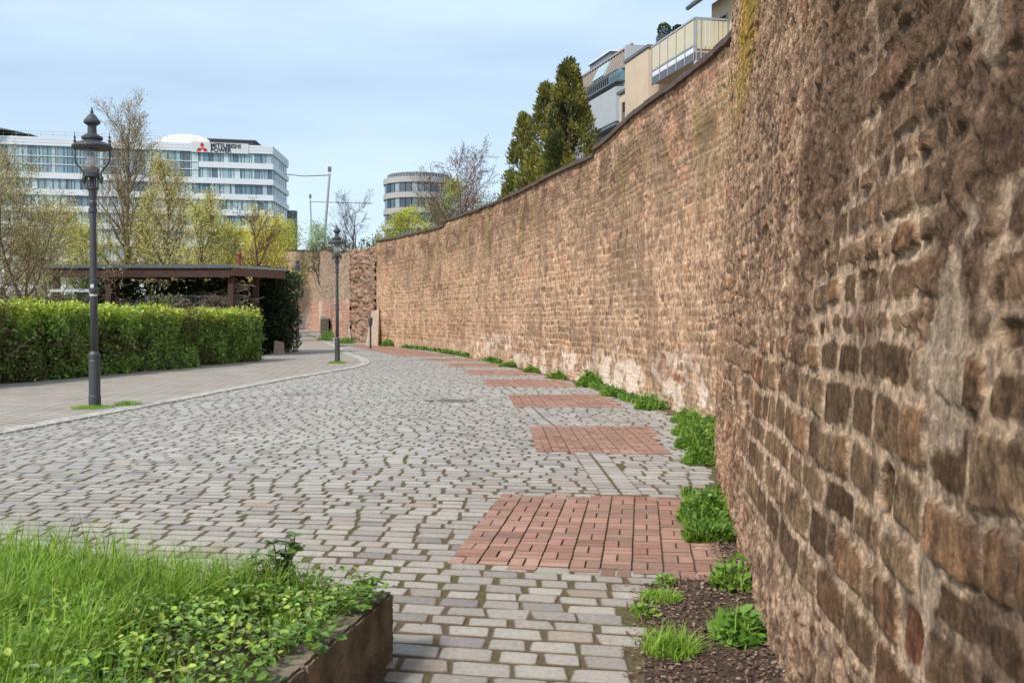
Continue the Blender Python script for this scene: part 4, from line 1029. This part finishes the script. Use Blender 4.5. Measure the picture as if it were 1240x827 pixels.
# trees behind the wall
gw = 'trees behind the town wall'
make_tree('bare_tree', tloc(426, 95), 'small dark bare tree above the second lamp', 'tree', 22, hgt(226, 95), (.10, .07, .07), [(.2, .13, .12)], 600, .06, gw,
          clear=.3, spread=38, up=.05, levels=3, nch=(3, 2, 2), ratio=(.5, .52, .5), minr=.013, leafj=.1, seg=(8, 5, 4, 3))
make_tree('budding_bush_tree', (-1.5, 49.5, 0), 'twiggy bush tree with pinkish buds left of the dark conifers', 'tree', 23, hgt(152, 49.5) , (.16, .10, .085), [(.36, .22, .18), (.30, .26, .14), (.42, .30, .24)], 5200, .075, gw,
          clear=.3, spread=40, up=.03, levels=3, nch=(3, 2, 2), ratio=(.5, .52, .5), minr=.012, leafj=.12, stems=3, seg=(8, 5, 4, 3))
make_tree('willow_tree', (-3.2, 57.5, 0), 'soft olive-green leafing tree before the round building', 'tree', 24, hgt(214, 57.5), BK, [(.26, .28, .07), (.32, .34, .08)], 8500, .10, gw,
          clear=.4, spread=60, up=.0, levels=3, nch=(3, 2, 1), ratio=(.42, .5, .5), minr=.014, leafj=.3, seg=(8, 5, 4, 3))
def shrub(px, py_top, Y, wpx, n, size, cols, label, seed, name='shrub', flatz=.8, base=3.):
    rg = np.random.default_rng(seed); H = hgt(py_top, Y); W = wpx / 1200 * Y / 2; C = []; Rr = []
    for i in range(70):
        z = rg.uniform(base, H - .3); k = math.sqrt(max(.05, 1 - ((z - base) / (H - base)) ** 2)); C.append((rg.uniform(-W, W) * k, rg.uniform(-1, 1) * k, z)); Rr.append(rg.uniform(.3, .6))
    bush(name, tloc(px, Y), C, Rr, n, size, cols, label, 'shrub', seed, shell=.4, stems=30, group=gw)
shrub(492, 252, 64, 78, 8500, .12, [(.62, .58, .05), (.52, .52, .06), (.40, .44, .06)], 'bright yellow-green forsythia bush behind the long wall', 41, 'forsythia_bush')
shrub(455, 285, 66, 50, 3800, .13, [(.14, .17, .03), (.10, .14, .03), (.2, .2, .04)], 'dark olive conifer bush behind the end of the long wall', 42, base=4)
shrub(405, 288, 88, 70, 3000, .16, [(.20, .18, .11), (.16, .15, .10), (.2, .22, .08)], 'brownish scrub on top of the far wall behind the second lamp', 43, base=5)
# conifers
def conifer(name, loc, H, Rm, seed, n, label):
    rg = np.random.default_rng(seed); root = empty(name, loc, label=label, cat='conifer', group='dark conifers behind the town wall')
    C = []; Rr = []; az0 = []
    for i in range(330):
        t = rg.random() ** .8; z = .4 + (H - .9) * t; rad = Rm * (1 - t ** 2.3) ** .75 * (.62 + .5 * vn(np.array(z * 1.1), np.array(rg.integers(0, 5) * 1.), seed)); a = rg.uniform(0, 6.28)
        C.append((rad * math.cos(a), rad * math.sin(a), z)); Rr.append((.14 + .2 * (1 - t)) * rg.uniform(.7, 1.35))
    C = np.array(C); Rr = np.array(Rr); k = rg.choice(len(C), n, p=Rr ** 2 / np.sum(Rr ** 2))
    d = randdir(rg, n, .25); p = C[k] + d * (Rr[k] * rg.uniform(.5, 1.1, n))[:, None] * (1, 1, 1.5)
    rad = np.c_[C[k][:, :2], np.zeros(n)]; rad /= np.linalg.norm(rad, axis=1)[:, None] + 1e-6
    dd = rad * .5 + d * .6 + randdir(rg, n) * .3; dd[:, 2] += .8
    tone = rg.random(len(C))[k]
    cc = mixc((.065, .095, .03), (.52, .45, .10), np.clip(tone * .85 + rg.normal(0, .12, n), 0, 1) * .8); cc *= rg.uniform(.8, 1.2, (n, 1))
    V, F, C_ = cards(rg, p, dd, .15, cc, .42)
    build('crown', V, [F], M['leaf'], root, C_)
    MB().tube([(0, 0, -.05), (.05, 0, H * .5), (0, .05, H * .97)], [.17, .1, .012], 8).build('trunk', M['wood'], root)
    sg = []
    for i in range(150):
        z = rg.uniform(.5, H - .9); a = rg.uniform(0, 6.28); l = Rm * (1 - (z / H) ** 1.5) * .8 + .08
        sg.append((np.array((0, 0, z - .1)), np.array((l * math.cos(a), l * math.sin(a), z + l * .5)), .02, .006))
    V, F = seg_mesh(sg, 4); build('branches', V, [F], M['bark'], root, np.tile((.08, .06, .04), (len(V), 1)))
conifer('conifer', (2.02, 35.5, 0), 11.1, 1.4, 51, 36000, 'tallest golden-brown green conifer behind the wall beside the houses')
conifer('conifer', (1.32, 38.0, 0), 10.85, 1.35, 52, 26000, 'middle dark green conifer filling between the tallest and the lowest')
conifer('conifer', (.50, 40.4, 0), 10.2, 1.3, 53, 22000, 'lowest left conifer of the dark group behind the wall')

# ------------------------------------------------------------------ office block
class Frame:
    def __init__(s, o, a, b, base=0):
        s.o = np.array(o, float); s.a = np.array(a, float) / np.linalg.norm(a); s.b = np.array(b, float) / np.linalg.norm(b)
    def pt(s, u, v): q = s.o + s.a * u + s.b * v; return (q[0], q[1])
    def box(s, mb, u0, u1, v0, v1, z0, z1, c=(1, 1, 1)):
        P8 = [(*s.pt(u, v), z) for z in (z0, z1) for u, v in ((u0, v0), (u1, v0), (u1, v1), (u0, v1))]; return mb.hexa(P8, c)
rb = random.Random(12)
ofc = empty('office_building', (0, 0, 0), label='large white office block with glass bands and a red logo sign at the roofline', cat='office building')
FO = Frame((-53, 220), (-54, -13), (-1, 19.5)); U = 75.
ZT = 39.5
floors = [(37.7, 35.6), (34.35, 32.15), (30.9, 28.7), (27.45, 25.25), (24, 21.8), (20.5, 18.3), (17, 14.8), (13.6, 11.4), (10.1, 7.9), (6.6, 4.4)]
mb = MB(); FO.box(mb, .4, U, .6, 19, 0.3, ZT - .3); mb.build('core', M['white'], ofc)
mb = MB(); zprev = ZT
bands = [(ZT, 37.7)] + [(floors[i][1], floors[i + 1][0]) for i in range(len(floors) - 1)] + [(4.4, .6)]
for i, (a, b) in enumerate(bands):
    mb = MB(); 
    if i == 0:
        for q in range(3):
            z1 = a - q * .6; FO.box(mb, -.2 + .02 * q, U, -.25, 19.8, z1 - .54, z1)
        FO.box(mb, 0, U, -.1, 19.6, b - .02, a - .1)
        mb.build('parapet', M['white'], ofc)
    elif i == 1: FO.box(mb, -.2, 15.5, -.25, 19.8, b, a); mb.build('wall', M['white'], ofc)
    else: FO.box(mb, -.2, U, -.25, 19.8, b, a); mb.build('wall', M['white'], ofc)
GLC = [(.16, .25, .31), (.24, .36, .42), (.38, .50, .54), (.55, .66, .68), (.10, .15, .20), (.32, .46, .52), (.45, .56, .58)]
def panes(u0, u1, z0, z1, vside, step, name):
    mb = MB(); u = u0
    while u < u1 - .05:
        e = min(u + step * rb.choice((.8, 1, 1, 1.2)), u1); c_ = rb.choice(GLC)
        if vside is None: FO.box(mb, u, e - .12, .12, .3, z0, z1, c_)
        else: FO.box(mb, .12, .3, u, e - .12, z0, z1, c_)
        u = e
    mb.build(name, M['win'], ofc, col=True)
def mulls(u0, u1, z0, z1, step, side, name='mullions'):
    mb = MB(); u = u0
    while u <= u1:
        if not side: FO.box(mb, u - .05, u + .05, .0, .2, z0, z1)
        else: FO.box(mb, 0, .2, u - .12, u + .12, z0, z1)
        u += step
    (FO.box(mb, u0, u1, .02, .16, z0 - .03, z0 + .05), FO.box(mb, u0, u1, .02, .16, z1 - .05, z1 + .03)) if not side else (FO.box(mb, .02, .16, u0, u1, z0 - .03, z0 + .05), FO.box(mb, .02, .16, u0, u1, z1 - .05, z1 + .03))
    mb.build(name, M['metal'] if not side else M['white'], ofc)
for i, (a, b) in enumerate(floors[:7]):
    panes(.1, 15.3, b, a, None, 1.1, 'window_band'); mulls(.1, 15.3, b, a, 2.2, 0)
    panes(.4, 19.3, b, a, 1, 1.5, 'side_window_band'); mulls(.4, 19.3, b, a, 2.4, 1, 'side_mullions')
    if i == 0: panes(15.6, U - .2, 32.15, 37.7, None, 1.6, 'curtain_wall'); mulls(15.6, U - .2, 32.15, 37.7, 1.6, 0)
    if i > 1: panes(15.6, U - .2, b, a, None, 1.4, 'window_band'); mulls(15.6, U - .2, b, a, 1.4, 0)
mb = MB()
for z in (33.9, 35.6): FO.box(mb, 15.6, U - .2, -.02, .2, z - .07, z + .07)
mb.build('transom', M['white'], ofc)
mb = MB()
for zz in (40.1, 40.7): 
    for u in np.arange(18, U, 3.): pass
    FO.box(mb, 16, U, .1, .16, zz, zz + .05)
for u in np.arange(16, U, 2.4): FO.box(mb, u, u + .05, .1, .16, ZT, 40.75)
mb.build('roof_railing', M['steel'], ofc)
def FOpt(px, Y): return ((px - 620) / 1200 * Y, Y)
mb = MB(); FO.box(mb, 5.0, 14.2, 4, 10, ZT, 41.1); FO.box(mb, 4.2, 14.6, 3.4, 10.6, 41.1, 41.25); mb.build('roof_plant_room', flat('brown_grey', (.10, .09, .085), .7), ofc)
def dome(cx, cy, rx, ry, z0, h, name, mat):
    V = []; F = []; n = 40; m = 8
    for j in range(m):
        t = j / (m - 1) * math.pi / 2
        for k in range(n):
            a = 2 * math.pi * k / n; rib = 1 + .03 * math.cos(a * 10) * math.cos(t)
            V.append((cx + rx * math.cos(t) * math.cos(a) * rib, cy + ry * math.cos(t) * math.sin(a) * rib, z0 + h * math.sin(t)))
    F = [(j * n + k, j * n + (k + 1) % n, (j + 1) * n + (k + 1) % n, (j + 1) * n + k) for j in range(m - 1) for k in range(n)]
    return build(name, V, [np.array(F)], mat, ofc, smooth=True)
dome(-75.5, 230, 8.6, 6, ZT - .2, 4.6, 'roof_dome', M['pvc'])
dome(-117, 222, 9, 6, ZT - .2, 3.4, 'roof_dome', M['pvc'])
mb = MB(); mb.lathe([(10, 40.6), (4, 42.0), (0, 42.4)], 24, -112, 214); mb.build('roof_canopy', flat('dark_canopy', (.10, .09, .08), .7), ofc)
# sign: emblem of three red lozenges and two lines of letters
def sign_at(u, z, v=-.36):
    q = FO.pt(u, v); return (q[0], q[1], z)
ang = math.atan2(-FO.a[1], -FO.a[0])
sg_ = empty('roof_sign', (0, 0, 0)); sg_.parent = ofc
mb = MB(); FO.box(mb, 5.0, 17.0, -.34, -.27, 37.55, 39.75); mb.build('sign_board', flat('sign_white', (.66, .68, .70), .6, 0, .02), sg_)
def lozenge(mb, cu, cz, ang_, l, w):
    ca, sa = math.cos(ang_), math.sin(ang_); pts = [(0, 0), (l * .5, w * .5), (l, 0), (l * .5, -w * .5)]
    pts = [(cu + x * ca - y * sa, cz + x * sa + y * ca) for x, y in pts]
    V = [sign_at(u, z, -.40) for u, z in pts] + [sign_at(u, z, -.345) for u, z in pts]
    mb.add(V, [(0, 1, 2, 3), (7, 6, 5, 4), (0, 4, 5, 1), (1, 5, 6, 2), (2, 6, 7, 3), (3, 7, 4, 0)])
mb = MB(); cu, cz = 14.75, 38.45
for a_ in (90, 210, 330): lozenge(mb, cu, cz, R(a_), 1.35, .85 if a_ == 90 else .85)
mb.build('emblem', M['red'], sg_)
def text_mesh(body, size, loc, rot, mat, parent, name, ext=.03, sx=1., off=.0):
    cu_ = bpy.data.curves.new('t', 'FONT'); cu_.body = body; cu_.size = size; cu_.extrude = ext; cu_.space_character = 1.05; cu_.offset = off
    ob = bpy.data.objects.new('t', cu_); COL.objects.link(ob); dg = bpy.context.evaluated_depsgraph_get(); dg.update()
    me = bpy.data.meshes.new_from_object(ob.evaluated_get(dg)); bpy.data.objects.remove(ob); me.name = name
    me.materials.clear(); me.materials.append(mat); o = bpy.data.objects.new(name, me); COL.objects.link(o)
    o.location = loc; o.rotation_euler = rot; o.scale = (sx, 1, 1); o.parent = parent; return o
for body, z in (('MITSUBISHI', 38.72), ('POWER', 37.72)):
    text_mesh(body, 1.26, sign_at(13.0, z, -.39), (R(90), 0, ang), M['ink'], sg_, 'letters', .03, .96, .035)

# round building
rbd = empty('round_building', (-21.6, 230, 0), label='round tower block with cream bands above the yellow bush', cat='building')
RZ = 33.3; Rr_ = 8.1; GREYB = flat('pale_grey_band', (.42, .41, .39), .7, 0, .05, .3)
MB().lathe([(Rr_ - .4, 0), (Rr_ - .4, RZ - .3)], 48).build('core', M['dark'], rbd)
MB().lathe([(Rr_ - 1, RZ - .2), (Rr_ - 1, RZ + 1.0), (Rr_ - 1.4, RZ + 1.05), (0, RZ + 1.1)], 48).build('roof', M['metal'], rbd)
mb = MB()
for k in range(60):
    a = k / 60 * 2 * math.pi; mb.box(0, 0, 0, 0, 0, 0) if False else mb.bar(((Rr_ - .95) * math.cos(a), (Rr_ - .95) * math.sin(a), RZ - .1), ((Rr_ - .95) * math.cos(a), (Rr_ - .95) * math.sin(a), RZ + 1.0), .12, .12)
mb.build('roof_screen', M['steel'], rbd)
for i in range(6):
    zt = RZ - i * 3.45; MB().lathe([(Rr_ - .5, zt - 1.35), (Rr_, zt - 1.3), (Rr_, zt - .05), (Rr_ - .3, zt)], 48).build('wall_band', GREYB, rbd)
    mb = MB(); n = 34
    for k in range(n):
        a0 = k / n * 2 * math.pi; a1 = (k + .86) / n * 2 * math.pi; c_ = rb.choice([(.06, .09, .12), (.12, .18, .22), (.3, .36, .38), (.09, .13, .16)]); r2 = Rr_ - .3
        mb.add([(r2 * math.cos(a0), r2 * math.sin(a0), zt - 3.4), (r2 * math.cos(a1), r2 * math.sin(a1), zt - 3.4), (r2 * math.cos(a1), r2 * math.sin(a1), zt - 1.36), (r2 * math.cos(a0), r2 * math.sin(a0), zt - 1.36)], [(0, 1, 2, 3)], c_)
    mb.build('window_band', M['win'], rbd, col=True)
MB().bar((2, 0, RZ + 1), (1.2, 0, RZ + 3), .08, .08).build('antenna', M['metal'], rbd)

# masts and cables
def mast(px0, px1, py1, Y, r, label):
    b = P(px0, 385, Y); t = P(px1, py1, Y); q = empty('mast', (b[0], Y, float(gz(Y))), label=label, cat='mast')
    MB().tube([(0, 0, -.2), (t[0] - b[0], 0, t[2] - float(gz(Y)))], [r, r * .55], 10).build('pole', M['steel'], q)
    mb = MB(); dx = t[0] - b[0]; H = t[2]
    MB().box(dx - r * .8, dx + r * .8, -r * .6, r * .6, H - .5, H + .35).build('head', M['metal'], q); return q
mast(384, 400, 211, 170, .34, 'tall slender leaning grey mast rising beside the office block')
mast(381, 376.5, 243, 190, .24, 'shorter thin mast left of the tall leaning one')
t = empty('cable', (0, 0, 0), label='thin cable from the office block to the tall leaning mast', cat='cable')
t.name = 'overhead_cable'
a = P(348, 212, 236); b = P(400, 213, 170); MB().tube([a, ((a[0] + b[0]) / 2, (a[1] + b[1]) / 2, (a[2] + b[2]) / 2 - .3), b], .10, 5).build('wire', M['metal'], t)
t = empty('overhead_cable', (0, 0, 0), label='thin cable running right from the shorter mast', cat='cable')
a = P(376.5, 245, 190); b = P(452, 247, 190); MB().tube([a, b], .07, 5).build('wire', M['metal'], t)
q = P(354.5, 256, 230); MB().lathe([(1.2, 0), (1.2, q[2]), (1.0, q[2] + .01), (1.0, q[2] - 1)], 14).build('chimney_stack', M['metal'], label='small grey chimney stack just right of the office block', cat='chimney').location = (q[0], 230, 0)
q = P(291, 309, 75); MB().lathe([(.09, 0), (.09, q[2] - .5), (.14, q[2] - .45), (.14, q[2] - .1), (0, q[2])], 10).build('red_post', M['redpost'], label='small red post showing above the shelter roof', cat='post').location = (q[0], 75, .2)

# ------------------------------------------------------------------ houses behind the wall
HA = empty('cream_house', (0, 0, 0), label='cream rendered house with a balcony high above the wall', cat='house')
D = (-.2625, 1.)
F1 = Frame((6.75, 31.3), D, (1, .2625))      # u back along facade, v into the house
mb = MB(); F1.box(mb, -1.2, 1.1, 0, 7, 0, 11.75); mb.build('wall', M['cream'], HA)
mb = MB(); F1.box(mb, 1.1, 8, .02, 7, 0, 9.55); mb.build('lower_wall', M['cream'], HA)
mb = MB(); F1.box(mb, -9, -1.2, -.0, 7, 0, 13); mb.build('wall', M['cream'], HA)
# near gable in front of the downpipe
# eaves and roof
mb = MB()
P8 = [(*F1.pt(-1.25, -.55), 11.72), (*F1.pt(1.5, -.55), 11.72), (*F1.pt(1.5, 3.4), 14.4), (*F1.pt(-1.25, 3.4), 14.4)]
P8 = P8 + [(a_, b_, c_ + .16) for a_, b_, c_ in P8]; mb.hexa(P8); mb.build('roof', M['coping'], HA)
mb = MB(); mb.tube([(*F1.pt(-1.25, -.62), 11.72), (*F1.pt(1.6, -.62), 11.72)], .075, 8); mb.build('gutter', M['metal'], HA)
mb = MB(); mb.tube([(*F1.pt(-1.3, -.12), 5), (*F1.pt(-1.3, -.12), 11.3), (*F1.pt(-1.2, -.55), 11.7)], .06, 8); mb.build('downpipe', M['steel'], HA)
mb = MB(); F1.box(mb, .0, .55, -.03, .1, 9.9, 11.1); mb.build('window', M['dark'], HA)
mb = MB(); F1.box(mb, -.05, .0, -.05, .1, 9.9, 11.15); F1.box(mb, .55, .60, -.05, .1, 9.9, 11.15); F1.box(mb, .0, .55, -.05, .1, 11.1, 11.15); mb.build('window_frame', M['tan'], HA)
# balcony
bal = empty('balcony', (0, 0, 0)); bal.parent = HA
C1 = (5.70, 31.0)
FB = Frame(C1, (-.2625, 1.), (1, .2)); LB_ = 3.35; WB_ = 1.1
mb = MB(); FB.box(mb, 0, LB_, .0, WB_, 9.62, 9.80); mb.build('slab', M['tan'], bal)
mb = MB(); FB.box(mb, -.05, LB_ + .05, -.05, -.005, 9.58, 9.84); FB.box(mb, -.05, -.005, -.05, WB_, 9.58, 9.84); mb.build('slab_edge', M['metal'], bal)
mb = MB()
n = 5
for k in range(n + 1):
    u = LB_ * k / n; FB.box(mb, u - .022, u + .022, -.06, -.015, 9.6, 10.88)
FB.box(mb, -.04, LB_ + .04, -.065, -.01, 10.86, 10.92); FB.box(mb, -.04, LB_, -.06, -.02, 10.03, 10.07)
for v_ in (.0, .16, 1.05): FB.box(mb, -.06, -.015, v_ - .02, v_ + .02, 9.6, 10.88)
FB.box(mb, -.065, -.01, -.04, WB_, 10.86, 10.92)
mb.build('railing', M['steel'], bal)
mb = MB()
for k in range(n): FB.box(mb, LB_ * k / n + .03, LB_ * (k + 1) / n - .03, -.045, -.03, 10.09, 10.84)
for k in range(7): FB.box(mb, -.045, -.03, .03 + k * .145, .03 + k * .145 + .125, 9.95, 10.84)
mb.build('panels', M['yellowpanel'], bal)
mb = MB()
for k in range(n): FB.box(mb, LB_ * k / n + .03, LB_ * (k + 1) / n - .03, -.04, -.03, 9.86, 10.02)
mb.build('lower_panels', M['white'], bal)
mb = MB(); mb.tube([(*FB.pt(.0, .02), 5), (*FB.pt(.0, .02), 9.6)], .07, 10); mb.build('support_post', M['steel'], bal)
# projecting wing past the balcony
F2 = Frame((4.72, 34.55), D, (1, .1))
mb = MB(); F2.box(mb, 0, 2.2, 0, 4, 0, 10.95); mb.build('wing', M['cream'], HA)
mb = MB(); F2.box(mb, -.05, 2.25, -.05, 4, 10.95, 11.05); mb.build('wing_cap', M['metal'], HA)
F3 = Frame((4.75, 36.9), (-.32, 1), (1, .1))
mb = MB(); F3.box(mb, 0, 1.9, 0, 3, 0, 10.25); mb.build('annex', M['cream'], HA)
mb = MB(); F3.box(mb, -.05, 2.0, -.08, 3.05, 10.25, 10.36); mb.build('annex_cap', M['metal'], HA)
for u0, u1, z0, z1 in ((.3, .8, 9.2, 10.1), (1.25, 1.55, 8.9, 9.85)):
    mb = MB(); F3.box(mb, u0, u1, -.02, .1, z0, z1); w_ = mb.build('window', M['dark'], HA)
    mb = MB(); F3.box(mb, u0 - .06, u0, -.05, .05, z0 - .05, z1 + .05); F3.box(mb, u1, u1 + .06, -.05, .05, z0 - .05, z1 + .05); F3.box(mb, u0, u1, -.05, .05, z1, z1 + .06); F3.box(mb, u0, u1, -.08, .05, z0 - .06, z0); mb.build('frame', M['tan'], w_)
mb = MB(); F3.box(mb, .25, .85, -.3, -.26, 9.0, 9.35); mb.build('window_railing', M['metal'], HA)
# planter box with clipped balls on the wing roof
bx = empty('roof_planter', (*F2.pt(.35, .7), 11.05), label='dark grey planter box on the roof beside the balcony', cat='planter box')
MB().box(-.25, .95, -.22, .22, 0, .42).build('box', M['darkbox'], bx)
rg = np.random.default_rng(9)
for i, (dx, dy, r_, lb) in enumerate([(-.0, 0, .22, 'left clipped round topiary ball in the roof planter'), (.48, 0, .19, 'middle clipped round topiary ball in the roof planter'), (1.2, .15, .17, 'rightmost small topiary ball half behind the balcony railing')]):
    base = F2.pt(.35, .7); t = empty('topiary_ball', (base[0] + dx, base[1] + dy, 11.40), label=lb, cat='topiary', group='topiary balls on the roof')
    V, F, C_ = blobs(rg, [(0, 0, r_ + .05)], [r_], 1500, .05, [(.05, .09, .035), (.07, .12, .045)], shell=.85)
    build('foliage', V, [F], M['leaf'], t, C_); MB().tube([(0, 0, -.35), (0, 0, .2)], .02, 6).build('stem', M['wood'], t)

HB = empty('zinc_house', (0, 0, 0), label='grey house with a ribbed mansard roof behind the conifers', cat='house')
F4 = Frame((4.95, 45), (-.30, 1.), (1, .15)); LZ = 7.0
mb = MB(); F4.box(mb, 0, LZ, .15, 6, 0, 12.3); mb.build('wall', M['zinc'], HB)
mb = MB(); F4.box(mb, -.02, 1.6, -.0, 6, 12.35, 12.9); F4.box(mb, -.05, LZ, .02, 6.1, 12.3, 12.36); mb.build('glass_band', flat('blue_glass', (.12, .22, .27), .15, 0, .05, 2, .7), HB)
mb = MB(); q8 = [(*F4.pt(-.1, .0), 12.85), (*F4.pt(LZ, .0), 12.85), (*F4.pt(LZ, 5), 12.85), (*F4.pt(-.1, 5), 12.85), (*F4.pt(.1, .55), 13.95), (*F4.pt(LZ - .2, .55), 13.95), (*F4.pt(LZ - .2, 5), 13.95), (*F4.pt(.1, 5), 13.95)]
mb.hexa(q8); mb.build('mansard', M['zincroof'], HB)
mb = MB()
for k in range(20):
    u = .02 + k * LZ / 20; a = np.array((*F4.pt(u, -.02), 12.87)); b = np.array((*F4.pt(u + .08, .53), 13.97)); mb.bar(a, b, .04, .05)
mb.bar((*F4.pt(0, .5), 13.98), (*F4.pt(LZ, .5), 13.98), .1, .08); mb.build('ribs', M['tan'], HB)
mb = MB(); a = [(*F4.pt(2.2, .10), 12.98), (*F4.pt(3.6, .10), 12.98), (*F4.pt(3.6, .42), 13.65), (*F4.pt(2.2, .42), 13.65)]; n_ = np.array((-.08, 0, .05))
mb.hexa([np.array(t_) + n_ * .2 for t_ in a] + [np.array(t_) + n_ * 1.6 for t_ in a]); mb.build('skylight', flat('sky_glass', (.35, .45, .5), .1, 0, .03, 1, .8), HB)
mb = MB()
for k in range(28): u = .0 + k * .25; F4.box(mb, u, u + .03, -.22, -.19, 12.38, 12.78)
F4.box(mb, 0, LZ, -.23, -.18, 12.78, 12.83); F4.box(mb, 0, LZ, -.25, .1, 12.28, 12.36); mb.build('balustrade', M['metal'], HB)
mb = MB(); F4.box(mb, .05, 3.8, -.25, .14, 10.5, 12.05); mb.build('bay', M['zinc'], HB)
mb = MB(); F4.box(mb, 0, 3.9, -.3, .14, 10.3, 10.42); mb.build('bay_ledge', M['metal'], HB)
mb = MB(); F4.box(mb, .8, 2.6, .6, 3, 13.9, 14.6)
mb = MB(); F4.box(mb, 4.3, 7.2, 1.2, 3.2, 13.9, 14.75); mb.build('roof_box', flat('blue_glass_box', (.08, .14, .2), .2, 0, .05, 2, .7), HB)
mb = MB(); F4.box(mb, 4.2, 7.3, 1.1, 3.3, 14.75, 14.83); mb.build('roof_box_cap', M['white'], HB)
mb = MB(); F4.box(mb, -.01, .15, .2, 5.5, 13.0, 13.9); mb.build('gable_panel', M['zinc'], HB)

# ------------------------------------------------------------------ camera
cam = bpy.data.cameras.new('camera'); co = bpy.data.objects.new('camera', cam); COL.objects.link(co)
co.location = (0, 0, 1.6); co.rotation_euler = (R(90 - 1.36), 0, 0)
cam.sensor_width = 36; cam.lens = 34.84; cam.clip_start = .05; cam.clip_end = 6000
cam.dof.use_dof = True; cam.dof.focus_distance = 8.5; cam.dof.aperture_fstop = 7.1
scene.camera = co

# ------------------------------------------------------------------ sky and sun
SUN_EL, SUN_AZ = 46, 222      # azimuth clockwise from +Y: behind the camera, to the left
w = bpy.data.worlds.new('World'); scene.world = w; w.use_nodes = True; N = w.node_tree.nodes; L = w.node_tree.links
bg = N['Background']; sky = N.new('ShaderNodeTexSky'); sky.sky_type = 'NISHITA'; sky.sun_disc = False
sky.sun_elevation = R(SUN_EL); sky.sun_rotation = R(SUN_AZ); sky.air_density = 1.0; sky.dust_density = 1.2; sky.ozone_density = 1.2
tc = N.new('ShaderNodeTexCoord'); mp = N.new('ShaderNodeMapping'); mp.inputs['Scale'].default_value = (1.0, 1.0, 5.0); L.new(tc.outputs['Generated'], mp.inputs[0])
ns = N.new('ShaderNodeTexNoise'); ns.inputs['Scale'].default_value = 1.9; ns.inputs['Detail'].default_value = 5; ns.inputs['Roughness'].default_value = .5; L.new(mp.outputs[0], ns.inputs[0])
mr = N.new('ShaderNodeMapRange'); mr.inputs[1].default_value = .30; mr.inputs[2].default_value = .72; mr.inputs[3].default_value = .35; mr.inputs[4].default_value = .9; L.new(ns.outputs[0], mr.inputs[0])
mx = N.new('ShaderNodeMix'); mx.data_type = 'RGBA'; L.new(mr.outputs[0], mx.inputs[0]); L.new(sky.outputs[0], mx.inputs[6]); mx.inputs[7].default_value = (4.9, 6.15, 7.35, 1)
L.new(mx.outputs[2], bg.inputs[0]); bg.inputs[1].default_value = .118
sl = bpy.data.lights.new('sun', 'SUN'); sl.energy = 2.7; sl.angle = R(8); sl.color = (1, .94, .85); so = bpy.data.objects.new('sun', sl); COL.objects.link(so)
az = R(SUN_AZ); el = R(SUN_EL); dirv = Vector((math.sin(az) * math.cos(el), math.cos(az) * math.cos(el), math.sin(el)))
so.rotation_euler = dirv.to_track_quat('Z', 'Y').to_euler(); so.location = (0, 0, 30)
scene.view_settings.view_transform = 'Standard'; scene.view_settings.look = 'None'; scene.view_settings.exposure = .45; scene.view_settings.gamma = 1
scene.render.resolution_x = 1024; scene.render.resolution_y = 682
